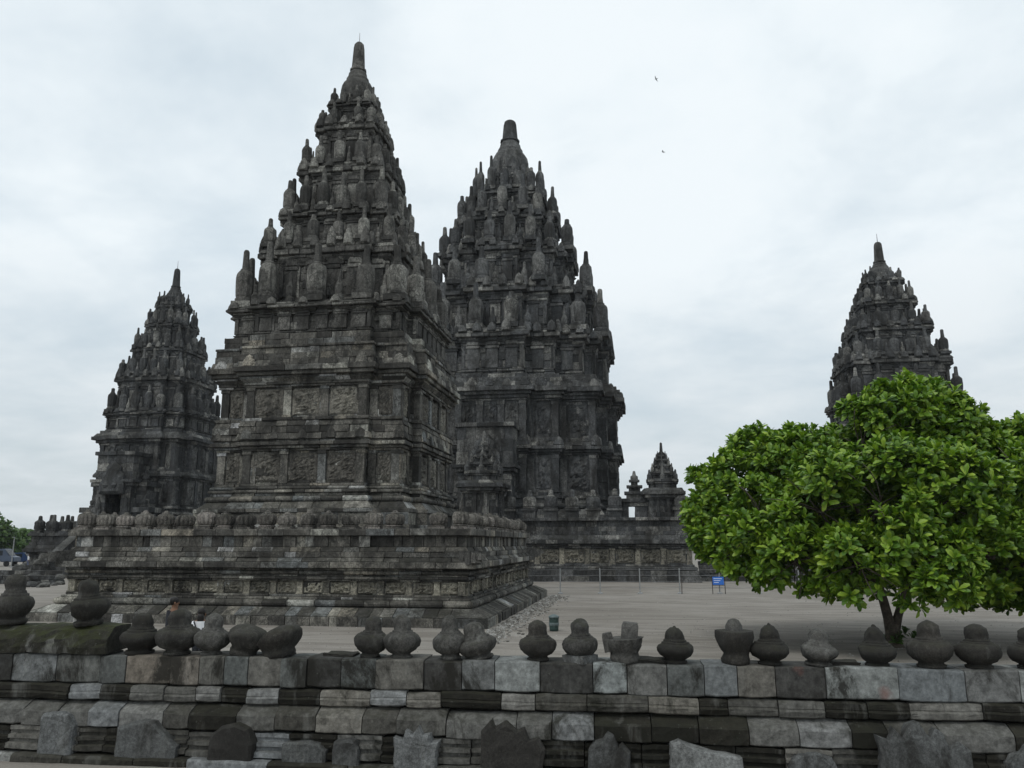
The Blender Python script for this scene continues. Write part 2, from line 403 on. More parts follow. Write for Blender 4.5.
def decorate(poly, off, z0, z1, parent, host, mp, mr, pw=.32, pan=.75, proud=.07, amp=.07, nx=8, ny=12, minlen=.7, only=None):
    """pilasters with carved panels between them along every face of the wall"""
    for ei, (p0, p1, n, m0, m1) in enumerate(edges(poly)):
        if only and not only(p0, p1, n): continue
        L = (p1 - p0).length
        if L < minlen: continue
        t2 = (p1 - p0).normalized(); t = Vector((t2.x, t2.y, 0)); nn = Vector((n.x, n.y, 0))
        k = max(1, round((L - pw) / (pan + pw))); gapw = (L - (k + 1) * pw) / k
        h = z1 - z0
        if gapw < .15: continue
        own = parent is not None and (n.y < -.5 or n.x > .5)      # the faces that show: each pilaster and panel a piece of its own
        for i in range(k + 1):
            a = i * (pw + gapw); o = Vector((p0.x, p0.y, z0)) + t * a
            j = random.uniform(-.012, .012); pil = MB() if own else host
            fbox(pil, o + t * .01 + Vector((0, 0, .082 * h)), t, nn, pw - .02, h * .815, off - .2, off + proud + j)
            fbox(pil, o + t * -.02, t, nn, pw + .04, h * .08, off - .2, off + proud + .035 + j)
            fbox(pil, o + t * -.02 + Vector((0, 0, h * .90)), t, nn, pw + .04, h * .095, off - .2, off + proud + .035 + j)
            if own: pil.build('pilaster', M[mp], parent)
            if i < k:
                rel = MB() if own else host
                relief(rel, o + t * (pw + .03) + nn * (off + .012) + Vector((0, 0, h * .06)), t, nn, gapw - .06, h * .88, nx, ny, amp)
                if own: rel.build('relief_panel', M[mr], parent)

# pinnacles (ratna): shared meshes in three weatherings
def mesh_from(mb, name, mat, smooth=True):
    me = bpy.data.meshes.new(name); me.from_pydata(mb.V, [], mb.F); me.materials.append(mat); me.update()
    for p in me.polygons: p.use_smooth = smooth
    return me
def pinnacle_mesh(mat, var, h=1.0):
    mb = MB(); rn = random.Random(var)
    j = lambda: rn.uniform(.96, 1.04)
    mb.lathe([(.50, 0), (.50, .10)], 4 * 4, sq=2, jit=.006)
    mb.lathe([(.42, .10), (.46, .12), (.46, .16), (.40, .175), (.40, .20)], 16, jit=.012)
    top = (.95, 1.0, .90, 1.0, .82, .98)[var % 6]
    mb.lathe([(.40, .18), (.44 * j(), .21), (.45 * j(), .30), (.46 * j(), .42), (.455, .52), (.43, .575), (.36, .615), (.26, .635), (.20, .64)], 20, ribs=10, rib=.07, jit=.006)
    mb.lathe([(.24, .61), (.275, .63), (.275, .65), (.22, .67)], 14, jit=.005)
    mb.lathe([(.185, .665), (.19, .69), (.165, .80), (.15, top - .04), (.11, top - .01), (.03, top)], 12, jit=.008)
    return mesh_from(mb, 'roof_pinnacle', mat, False)
def urn_mesh(mat, var):
    mb = MB(); rn = random.Random(var)
    mb.lathe([(.47, 0), (.47, .14)], 16, sq=2, jit=.006)
    mb.lathe([(.40, .14), (.46, .17), (.46, .22), (.38, .25)], 18, jit=.006)
    mb.lathe([(.38, .25), (.46, .31), (.50, .44), (.51, .66), (.49, .78), (.43, .87), (.34, .91), (.24, .93)], 48, ribs=12, rib=.15, jit=.004)
    if var % 3: mb.lathe([(.22, .92), (.26, .95), (.24, 1.0), (.14, 1.02), (.13, 1.10), (.05, 1.14)], 12, jit=.005)
    else: mb.lathe([(.22, .92), (.24, .96), (.10, .98)], 10, jit=.008)
    return mesh_from(mb, 'parapet_urn', mat, False)
PIN = {}
def pins(matk):
    if matk not in PIN: PIN[matk] = [pinnacle_mesh(M[matk], v) for v in range(6)]
    return PIN[matk]
URN = {}
def urns(matk):
    if matk not in URN: URN[matk] = [urn_mesh(M[matk], v) for v in range(6)]
    return URN[matk]
def put(me_list, name, parent, x, y, z, w, h):
    o = bpy.data.objects.new(name, random.choice(me_list)); link(o); o.parent = parent
    o.location = (x, y, z); o.scale = (w, w, h * random.uniform(.95, 1.05)); o.rotation_euler = (random.gauss(0, .012), random.gauss(0, .012), random.choice((0, 1, 2, 3)) * math.pi / 2 + random.gauss(0, .04))
    return o

def mini_ratna(mb, x, y, z, w, h):
    mb.lathe([(w * .5, 0), (w * .5, h * .14), (w * .38, h * .2), (w * .46, h * .3), (w * .44, h * .5), (w * .25, h * .62), (w * .2, h * .66), (w * .16, h * .95), (w * .05, h)], 8, x, y, z, jit=w * .02)
def roof_tier(root, matk, c, steps, z0, zc, corn, ph, pw, blk, nbay=3, keep=None, sc=1.0):
    """a storey of the roof: base mouldings, wall with niches and ribs, stepped cornice, and pinnacles standing along its edge"""
    mb = MB(); P = plan(c, steps); H = zc - z0
    k = H
    hs = [('f', .08 * k, .16 * corn), ('t', .06 * k, .0, .22 * corn), ('f', .04 * k, .05)]
    nw = max(2, round(.46 * k / (.42 * sc)))
    hs += [('f', .46 * k / nw, 0)] * nw
    hs += [('f', .05 * k, .22 * corn), ('s', .06 * k, .3 * corn, .5 * corn), ('f', .05 * k, .45 * corn), ('f', .08 * k, .95 * corn), ('s', .07 * k, corn * .85, corn * .6), ('f', .05 * k, corn * .5)]
    stack(mb, P, z0, hs, blk, jit=.026 * sc, ch=.03 * sc, gap=.014 * sc)
    floor(mb, P, zc - .02, corn * .3)
    mo = MB()
    zw = z0 + .17 * k
    for p0, p1, n, m0, m1 in edges(P):
        L = (p1 - p0).length
        if L < .3 * sc: continue
        t2 = (p1 - p0).normalized(); t = Vector((t2.x, t2.y, 0)); nn = Vector((n.x, n.y, 0))
        q = max(1, round(L / (.95 * sc)))
        for i in range(q):
            o = Vector((p0.x, p0.y, zw)) + t * (L * (i + .5) / q)
            w = min(.55 * sc, L / q * .62)
            fbox(mo, o - t * w / 2, t, nn, w, .40 * k, -.1, .10 * sc)
            fbox(mo, o - t * w * .6 + Vector((0, 0, .405 * k)), t, nn, w * 1.2, .05 * k, -.1, .15 * sc)
            antefix(mo, o + Vector((0, 0, .46 * k)), t, nn, w * 1.2, .2 * k, .0, .16 * sc, 1)
        q = max(1, round(L / (.8 * sc)))
        for i in range(q + 1):      # ribs dividing the wall, a corner antefix above each on the cornice
            a = L * i / q
            o = Vector((p0.x, p0.y, zw)) + t * (a - .09 * sc)
            fbox(mo, o, t, nn, .18 * sc, .46 * k, -.1, .055 * sc + .01 * (i % 2))
            if random.random() < .88:
                antefix(mo, Vector((p0.x, p0.y, zc - .10 * k)) + t * a + nn * (corn * .75), t, nn, .42 * sc, .26 * k * random.uniform(.6, 1.2), -.06, .2 * sc, random.choice((0, 1)))
    e = c + sum(p for b, p in steps) + corn * .75 - pw * .5
    ce = c + corn * .75 - pw * .5
    spots = [(ce, -ce, 1), (-ce, -ce, 1), (ce, ce, 1), (-ce, ce, 1)]
    if steps:
        b = steps[0][0] - pw * .35
        for kk in range(4):
            a = kk * math.pi / 2; ca, sa = round(math.cos(a)), round(math.sin(a))
            xs = [-b + 2 * b * i / max(1, nbay - 1) for i in range(nbay)] if nbay > 1 else [0]
            spots += [(x * ca + e * sa, x * sa - e * ca, 1.06 if abs(x) < .1 else 1) for x in xs]
            mid = [(u + v) / 2 for u, v in zip(xs, xs[1:])] + [-(b + ce) / 2 - .1 * pw, (b + ce) / 2 + .1 * pw]
            for x in mid:
                if random.random() < .9:
                    y = e + .12 * pw if abs(x) < b else ce + .05
                    mini_ratna(mo, x * ca + y * sa, x * sa - y * ca, zc - .03, pw * .5, ph * random.uniform(.38, .55))
    mb.add(mo.V, mo.F); tier = mb.build('roof_tier', M[matk], root)
    for x, y, g_ in spots:
        if keep and not keep(x, y): continue
        if random.random() < .03: continue
        w = pw * 1.04 * random.uniform(.9, 1.1) * g_
        put(pins(matk), 'pinnacle', tier, x, y, zc - .03, w, ph * 1.06 * random.uniform(.86, 1.06) * g_)
    return tier
def crown_dome(root, matk, z, r, hd, rn, hf, rod=0, sc=1.0):
    mb = MB()
    mb.lathe([(r * 1.08, 0), (r * 1.08, hd * .10), (r * .98, hd * .13), (r * .96, hd * .2), (r * 1.03, hd * .24), (r * 1.0, hd * .30), (r * 1.0, hd * .45), (r * .93, hd * .58), (r * .80, hd * .68),
              (r * .70, hd * .72), (r * .68, hd * .78), (r * .58, hd * .84), (r * .54, hd * .92), (r * .46, hd * .96), (r * .42, hd)], 20, cz=z, ribs=8, rib=.05, jit=.012 * sc)
    d = mb.build('crown_dome', M[matk], root)
    mf = MB(); z1 = z + hd - .02
    mf.lathe([(rn * 1.22, 0), (rn * 1.22, hf * .06), (rn * 1.02, hf * .09), (rn * .98, hf * .12), (rn * .80, hf * .80), (rn * .70, hf * .92), (rn * .45, hf * .985), (rn * .1, hf)], 12, cz=z1, jit=.006 * sc)
    mf.build('finial', M[matk], d)
    if rod:
        mr = MB(); mr.tube([(0, 0, z1 + hf - .05), (0, 0, z1 + hf + rod)], [.025 * sc, .012 * sc], 6); mr.build('lightning_rod', M['steel'], root)
    return d

# ------------------------------------------------------------------ ground
g = mesh_obj('ground', [(-3000, -60, 0), (3000, -60, 0), (3000, 4000, 0), (-3000, 4000, 0)], [(0, 1, 2, 3)], M['ground']); g['kind'] = 'structure'

# ------------------------------------------------------------------ the near temple
def near_temple():
    T = thing('temple', 'nearest dark stone temple with tiered pinnacled roof and ribbed urns along its base parapet', 'temple', (-14.2, 37.0, 0))
    B = plan(8.0)
    mb = MB()
    z = stack(mb, B, -.1, [('f', .42, .92, 0, .55), ('s', .28, .86, .34, .5), ('t', .26, .12, .14, .9), ('f', .09, .10), ('f', .09, -.02)], .7)
    zd = z
    z = stack(mb, B, z, [('f', .24, -.16)] * 2, .6)
    zd1 = z
    z = stack(mb, B, z, [('f', .07, -.02, 0, .9), ('f', .10, .08, 0, .9), ('f', .06, -.02), ('t', .16, -.02, .12, .9), ('f', .08, .04), ('f', .22, .30, 0, 1.0), ('s', .16, .16, .06, .8), ('f', .20, .04, 0, .8), ('s', .18, .0, -.08, .7)], .8)
    b = mb.build('base', M['stone_near'], T)
    hb = MB(); decorate(B, -.16, zd, zd1, b, hb, 'frieze', 'frieze', .24, .82, .06, .11, 16, 10)
    if hb.V: hb.build('carved_frieze', M['frieze'], b)
    # parapet
    mp = MB(); zp = z
    z = stack(mp, B, z, [('f', .42, -.12, 0, .42), ('f', .25, .06, 0, 1.0)], .5)
    par = mp.build('parapet', M['stone_near'], T)
    fl = MB(); floor(fl, B, zp - .1, -.2); fl.build('terrace_floor', M['stone_near'], T)
    nu = 19
    for k in range(4):
        if k == 2: continue
        a = k * math.pi / 2; ca, sa = round(math.cos(a)), round(math.sin(a))
        for i in range(nu):
            if (i == 0 and k) or random.random() < .05: continue
            x = -7.62 + 15.24 * i / (nu - 1) + random.gauss(0, .03); y = -7.62
            put(urns('urn_stone'), 'parapet_urn', par, x * ca - y * sa, x * sa + y * ca, z - .01, .72 * random.uniform(.88, 1.05), .66 * random.uniform(.88, 1.06))
    # corner spouts (makara heads) at the cornice corners
    for sx, sy in ((1, -1), (-1, -1), (1, 1)):
        mk = MB(); d = Vector((sx, sy, 0)).normalized(); tt = Vector((-d.y, d.x, 0))
        for (q, w, h, zz) in ((.0, .55, .5, .0), (.35, .48, .46, .02), (.6, .36, .36, .08), (.85, .22, .2, .2)):
            c = Vector((sx * 8.0, sy * 8.0, 2.12 + zz)) + d * (q - .1)
            fbox(mk, c - tt * w / 2, tt, d, w, h, -.2, .22)
        mk.build('waterspout', M['roof_stone'], T)
    # body
    P = plan(4.15, ((2.75, .42),))
    mb = MB()
    z = stack(mb, P, zp - .1, [('f', .5, .75), ('f', .5, .70), ('f', .5, .6), ('f', .16, .66), ('s', .30, .55, .3, .7), ('t', .25, .22, .14, .8), ('f', .14, .16), ('f', .12, .26), ('t', .16, .08, .1), ('f', .12, .04)], .75)
    z1 = z
    z = stack(mb, P, z, [('f', .35, -.05)] * 4, .6); z2 = z
    z = stack(mb, P, z, [('f', .10, .05), ('f', .12, .14), ('f', .16, .28), ('f', .10, .14), ('s', .28, .25, .20), ('f', .30, .20), ('s', .25, .2, .12), ('f', .14, .16)], .7)
    zb = z2 + .48
    z3 = z
    z = stack(mb, P, z, [('f', .34, -.05)] * 4, .6); z4 = z
    z = stack(mb, P, z, [('f', .10, .06), ('f', .12, .14), ('s', .16, .16, .28), ('f', .10, .24), ('f', .17, .40), ('f', .24, .52, 0, .9)], .75)
    zc = z
    z = stack(mb, P, z, [('s', .28, .42, .36), ('f', .30, .32), ('f', .26, .26), ('f', .12, .32), ('f', .30, .06), ('f', .27, .05)], .65)
    zt = z; print('near body', z1, z2, z3, z4, zt)
    floor(mb, P, z - .02, -.05)
    ma = MB()
    for (zz, off, w, h) in ((zb, .22, .55, .55), (zc - .02, .42, .60, .62)):
        for p0, p1, n, m0, m1 in edges(P):
            L = (p1 - p0).length
            if L < 1: continue
            t2 = (p1 - p0).normalized(); t = Vector((t2.x, t2.y, 0)); nn = Vector((n.x, n.y, 0))
            q = max(1, round(L / 1.35))
            for i in range(q + 1):
                o = Vector((p0.x, p0.y, zz)) + t * (L * i / q * .94 + .03 * L) + nn * off
                antefix(ma, o, t, nn, w * random.uniform(.8, 1.1), h * random.uniform(.6, 1.05), -.14, .20, random.choice((0, 0, 1)))
    mb.add(ma.V, ma.F); hb = MB(); body = mb.build('body', M['stone_near'], T)
    decorate(P, -.05, z1, z2, body, hb, 'stone_near', 'frieze2', .36, 1.15, .08, .11, 12, 18, minlen=.9)
    decorate(P, -.05, z3, z4, body, hb, 'stone_near', 'frieze2', .36, 1.15, .08, .11, 12, 18, minlen=.9)
    if hb.V: hb.build('carved_band', M['stone_near'], body)
    # roof
    m = 'roof_stone'
    roof_tier(T, m, 3.85, ((2.65, .42),), zt - .03, 13.55, .40, 2.85, .92, .6)
    roof_tier(T, m, 3.00, ((2.05, .34),), 13.55, 16.75, .34, 1.7, .58, .55, 4)
    roof_tier(T, m, 2.42, ((1.65, .26),), 16.75, 18.65, .32, 2.1, .64, .5, 4)
    roof_tier(T, m, 1.85, ((1.20, .20),), 18.65, 21.35, .30, 1.7, .52, .5)
    roof_tier(T, m, 1.32, ((.80, .14),), 21.35, 23.95, .28, 1.15, .46, .42, 2)
    roof_tier(T, m, .92, ((.5, .1),), 23.95, 25.25, .24, 1.15, .40, .4, 2)
    crown_dome(T, m, 25.2, .90, 2.45, .36, 1.75, .6)
M['urn_stone'] = stone('parapet_urn_stone', [(0., (.07, .064, .056)), (.45, (.105, .097, .087)), (.8, (.14, .13, .115)), (1., (.185, .165, .15))], 1.2, stain=(.38, .52), moss=.5)
M['frieze2'] = stone('carved_panel_stone', [(0., (.065, .060, .052)), (.5, (.105, .098, .084)), (1., (.16, .15, .125))], 1.0, stain=(.38, .52), bump=.04)
near_temple()

# ------------------------------------------------------------------ small shrine standing on a terrace
def shrine(root, x, y, z0, w, h, matk, name='corner_shrine'):
    mb = MB(); s = w / 2
    P = [(px + x, py + y) for px, py in plan(s * .72, ((s * .40, s * .10),))]
    k = h
    z = stack(mb, P, z0, [('f', .05 * k, s * .22), ('t', .03 * k, s * .1, s * .08), ('f', .04 * k, s * .06)] + [('f', .06 * k, 0)] * 5 + [('f', .02 * k, s * .1), ('f', .03 * k, s * .22), ('f', .035 * k, s * .34), ('s', .03 * k, s * .28, s * .15)], w * .22, .012)
    floor(mb, P, z - .02, .1)
    mn = MB()
    for p0, p1, n, m0, m1 in edges(P):
        L = (p1 - p0).length
        if L < w * .3: continue
        t2 = (p1 - p0).normalized(); t = Vector((t2.x, t2.y, 0)); nn = Vector((n.x, n.y, 0))
        o = Vector(((p0.x + p1.x) / 2, (p0.y + p1.y) / 2, z0 + .13 * k))
        fbox(mn, o - t * L * .42, t, nn, L * .2, .3 * k, -.1, .14); fbox(mn, o + t * L * .22, t, nn, L * .2, .3 * k, -.1, .14)
        antefix(mn, o + Vector((0, 0, .29 * k)), t, nn, L * .9, .12 * k, .0, .16)
    mb.add(mn.V, mn.F); b = mb.build(name, M[matk], root)
    ms = MB(); hs = h - (z - z0)
    c = s * .80
    zz = z - .02
    for i in range(5):
        hh = hs * (.20, .17, .15, .12, .09)[i]
        Q = [(px + x, py + y) for px, py in plan(c * .8, ((c * .45, c * .1),))]
        stack(ms, Q, zz, [('f', hh * .5, 0), ('f', hh * .2, c * .08), ('f', hh * .3, c * .14)], w * .2, .012)
        floor(ms, Q, zz + hh - .015, 0)
        for sx in (-1, 0, 1):
            for sy in (-1, 0, 1):
                if sx or sy: ms.lathe([(c * .15, 0), (c * .15, hh * .45), (c * .08, hh * .62), (c * .06, hh * .95), (c * .02, hh * 1.05)], 8, x + sx * c * .84, y + sy * c * .84, zz + hh - .02)
        zz += hh; c *= .74
    ms.lathe([(c * .9, 0), (c * .95, hs * .06), (c * .5, hs * .09), (c * .36, hs * .27), (c * .1, hs * .29)], 10, x, y, zz - .02)
    ms.build('spire', M[matk], b)

def stair(root, x, y0, y1, w, z1, matk):
    """flight running from y0 (foot, nearer) up to y1 with sloping cheek walls"""
    mb = MB(); n = max(6, int(z1 / .25))
    for i in range(n):
        a = y0 + (y1 - y0) * i / n
        mb.box(x - w / 2, a, z1 * i / n if i == 0 else .0, x + w / 2, y1, z1 * (i + 1) / n - .002 * i)
    st = mb.build('stair', M[matk], root)
    for sx in (-1, 1):
        mc = MB(); xa = x + sx * w / 2; xb = x + sx * (w / 2 + .9); xa, xb = min(xa, xb), max(xa, xb)
        V = []
        pr = [(y0 - .8, 0), (y0 - .8, .9), (y0 + .2, 1.3), (y1, z1 + 1.2), (y1, 0)]
        for xx in (xa, xb): V += [(xx, a, b) for a, b in pr]
        k = len(pr); F = [tuple(range(k)), tuple(reversed(range(k, 2 * k)))] + [(i, k + i, k + (i + 1) % k, (i + 1) % k) for i in range(k)]
        mc.add(V, [tuple(reversed(f)) for f in F])
        mc.lathe([(.5, 0), (.62, .25), (.5, .55), (.25, .62), (.2, .95), (.05, 1.0)], 12, (xa + xb) / 2, y0 - .3, .85)
        mc.build('stair_wing', M[matk], st)

def porch(root, x, yf, yb, w, z0, z1, ow, oh, matk):
    """gate chamber: two jambs, lintel and a dark way in, a carved demon-head stone over it"""
    mb = MB()
    for sx in (-1, 1):
        a, b = x + sx * ow / 2, x + sx * w / 2
        P = rect(min(a, b), yf, max(a, b), yb)
        stack(mb, P, z0, [('f', .35, .15), ('t', .2, .02, .1)] + [('f', .45, 0)] * max(1, round((oh - .55) / .45)), .7)
    z = z0 + oh - .02
    P = rect(x - w / 2, yf, x + w / 2, yb)
    stack(mb, P, z, [('f', .35, .05), ('f', .3, .25), ('f', .3, .45)] + [('f', (z1 - z - 1.3) / 3, .1)] * 3 + [('f', .35, .3)], .8)
    floor(mb, P, z + .02, 0); floor(mb, P, z1, 0)
    p = mb.build('porch', M[matk], root)
    mk = MB(); t = Vector((1, 0, 0)); n = Vector((0, -1, 0))
    antefix(mk, Vector((x, yf, z0 + oh - .5)), t, n, ow * 1.5, (z1 - z0 - oh) * .9, .1, .6)
    for sx in (-1, 1):
        mk.lathe([(.02, -.35), (.25, -.2), (.33, 0), (.25, .2), (.02, .35)], 10, x + sx * ow * .28, yf - .55, z0 + oh + .35)
        antefix(mk, Vector((x + sx * ow * .85, yf, z0)), t, n, ow * .45, oh * .8, .05, .35)
    mk.build('lintel_carving', M[matk], p)

# ------------------------------------------------------------------ the tall temple
def tall_temple():
    T = thing('temple', 'tallest temple standing behind the nearest one, broad many-tiered tower with a round blunt finial', 'temple', (-12.9, 80, 0))
    m = 'stone_shiva'
    B = plan(16.7)
    mb = MB()
    z = stack(mb, B, -.1, [('f', .5, .6), ('f', .45, .45), ('t', .3, .15, .2), ('f', .15, .1)], 1.0)
    za = z; z = stack(mb, B, z, [('f', .4, -.1)] * 3, .9); zb = z
    z = stack(mb, B, z, [('f', .15, .05), ('t', .2, .05, .15), ('f', .3, .4), ('s', .35, .3, .1), ('f', .3, 0)], 1.1)
    front = lambda p0, p1, n: n.y < -.5 or n.x > .5
    base = mb.build('base', M[m], T)
    decorate(B, -.1, za, zb, base, mb, 'frieze', 'frieze', .4, 1.5, .08, .16, 16, 10, only=lambda p0, p1, n: n.y < -.5)
    mp = MB(); zp = z
    z = stack(mp, B, z, [('f', .35, -.1), ('f', .45, -.2), ('f', .25, .1)], .8)
    fl = MB(); floor(fl, B, zp - .05, -.2); fl.build('terrace_floor', M[m], T)
    mn = MB()
    nu = 20; pp = []
    for i in range(nu):
        x = -16.0 + 32.0 * i / (nu - 1)
        for k in (0, 1, 3):
            a = k * math.pi / 2; ca, sa = round(math.cos(a)), round(math.sin(a)); y = -16.1
            if k and i == 0: continue
            if k == 0 and (abs(x) < 2.2): continue
            if k == 0 and 11.4 < x < 15.6: continue
            X, Y = x * ca - y * sa, x * sa + y * ca
            pp.append((X, Y))
            n = Vector((sa, -ca, 0)); t = Vector((ca, sa, 0))
            fbox(mn, Vector((X, Y, z - .01)) - t * .5, t, n, 1.0, .6, -.5, .5)
    mp.add(mn.V, mn.F); par = mp.build('parapet', M[m], T)
    for X, Y in pp: put(pins(m), 'parapet_pinnacle', par, X, Y, z + .54, 1.2, 1.75)
    # lower body terrace and body
    P = plan(9.2, ((6.0, .9), (3.2, .8)))
    mb = MB()
    z = stack(mb, P, zp - .2, [('f', .6, 1.0), ('f', .6, .9), ('f', .5, .8), ('s', .5, .7, .4), ('t', .5, .2, .3), ('f', .4, .15), ('f', .25, .3), ('f', .3, .05)], 1.1, .025, .03)
    z1 = z; z = stack(mb, P, z, [('f', .55, -.05)] * 6, 1.0, .025, .03); z2 = z
    z = stack(mb, P, z, [('f', .2, .1), ('f', .25, .3), ('f', .3, .5), ('s', .4, .4, .2), ('f', .35, .15)], 1.1, .025, .03)
    z3 = z; z = stack(mb, P, z, [('f', .55, -.05)] * 6, 1.0, .025, .03); z4 = z
    z = stack(mb, P, z, [('f', .2, .1), ('f', .3, .3), ('f', .3, .5), ('f', .4, .8), ('s', .45, .7, .5), ('f', .4, .4), ('f', .4, .1)], 1.1, .025, .03)
    zt = z
    floor(mb, P, z - .03, 0)
    print('tall body', z1, z2, z3, z4, zt)
    ma = MB()
    for (zz, off) in ((z2 + .75, .35), (z4 + 1.2, .6)):
        for p0, p1, n, m0, m1 in edges(P):
            L = (p1 - p0).length
            if L < 1.5 or not front(p0, p1, n): continue
            t2 = (p1 - p0).normalized(); t = Vector((t2.x, t2.y, 0)); nn = Vector((n.x, n.y, 0)); q = max(1, round(L / 1.6))
            for i in range(q + 1):
                antefix(ma, Vector((p0.x, p0.y, zz)) + t * (L * i / q) + nn * off, t, nn, 1.0 * random.uniform(.7, 1.1), 1.0 * random.uniform(.6, 1.1), -.2, .35)
    mb.add(ma.V, ma.F); body = mb.build('body', M[m], T)
    for za, zb in ((z1, z2), (z3, z4)): decorate(P, -.05, za, zb, body, mb, m, m, .6, 1.3, .15, .24, 10, 16, only=lambda p0, p1, n: n.y < -.5)
    keep = lambda x, y: y < 2.5 or x > 0
    roof_tier(T, m, 7.9, ((5.4, 1.1), (2.7, .9)), zt, 22.3, .75, 4.6, 1.55, 1.0, 4, keep, 1.9)
    roof_tier(T, m, 6.6, ((4.6, 1.0), (2.3, .8)), 22.3, 27.2, .7, 4.3, 1.4, 1.0, 4, keep, 1.8)
    roof_tier(T, m, 4.95, ((3.5, .9), (1.7, .65)), 27.2, 32.0, .6, 3.9, 1.2, .9, 4, keep, 1.6)
    roof_tier(T, m, 3.6, ((2.5, .8), (1.2, .5)), 32.0, 36.0, .55, 3.6, 1.05, .9, 3, keep, 1.5)
    roof_tier(T, m, 2.75, ((1.7, .75),), 36.0, 39.0, .5, 3.5, .9, .8, 3, keep, 1.4)
    roof_tier(T, m, 1.7, ((1.0, .35),), 39.0, 41.2, .4, 2.0, .62, .7, 2, keep, 1.2)
    crown_dome(T, m, 41.1, 2.05, 4.95, .88, 2.6, 0, 2.0)
    # shrines on the terrace: over the front stair and near its right corner, with a small turret gate beside it
    shrine(T, .7, -17.3, 3.1, 3.4, 8.6, m, 'gate_shrine')
    shrine(T, 14.7, -14.9, 2.9, 3.0, 7.9, m)
    shrine(T, -14.3, -14.9, 3.0, 3.6, 7.7, m)
    mt = MB()
    Q = rect(11.9, -15.5, 12.9, -14.3)
    stack(mt, rect(11.2, -15.5, 12.0, -14.4), 3.5, [('f', .46, 0)] * 5, .7); stack(mt, rect(12.5, -15.5, 13.5, -14.4), 3.5, [('f', .46, 0)] * 5, .7)
    z = stack(mt, rect(11.2, -15.5, 13.5, -14.3), 5.75, [('f', .3, .1), ('f', .3, .25)], .9)
    floor(mt, rect(11.2, -15.5, 13.5, -14.3), 5.8, 0)
    for i, (w, h) in enumerate(((1.5, .55), (1.1, .5), (.7, .45))):
        stack(mt, rect(12.5 - w / 2, -14.9 - w / 2, 12.5 + w / 2, -14.9 + w / 2), z, [('f', h * .6, -.1), ('f', h * .4, .05)], .6); floor(mt, rect(12.5 - w / 2, -14.9 - w / 2, 12.5 + w / 2, -14.9 + w / 2), z + h - .01); z += h
    mt.lathe([(.3, 0), (.3, .3), (.15, .4), (.1, .7), (.02, .75)], 10, 12.5, -14.9, z - .02)
    mt.build('turret_gate', M[m], T)
    stair(T, .2, -24.0, -16.6, 2.6, 4.0, m)
    porch(T, 0, -13.4, -9.2, 4.6, 4.0, 13.0, 2.0, 4.5, m)
tall_temple()

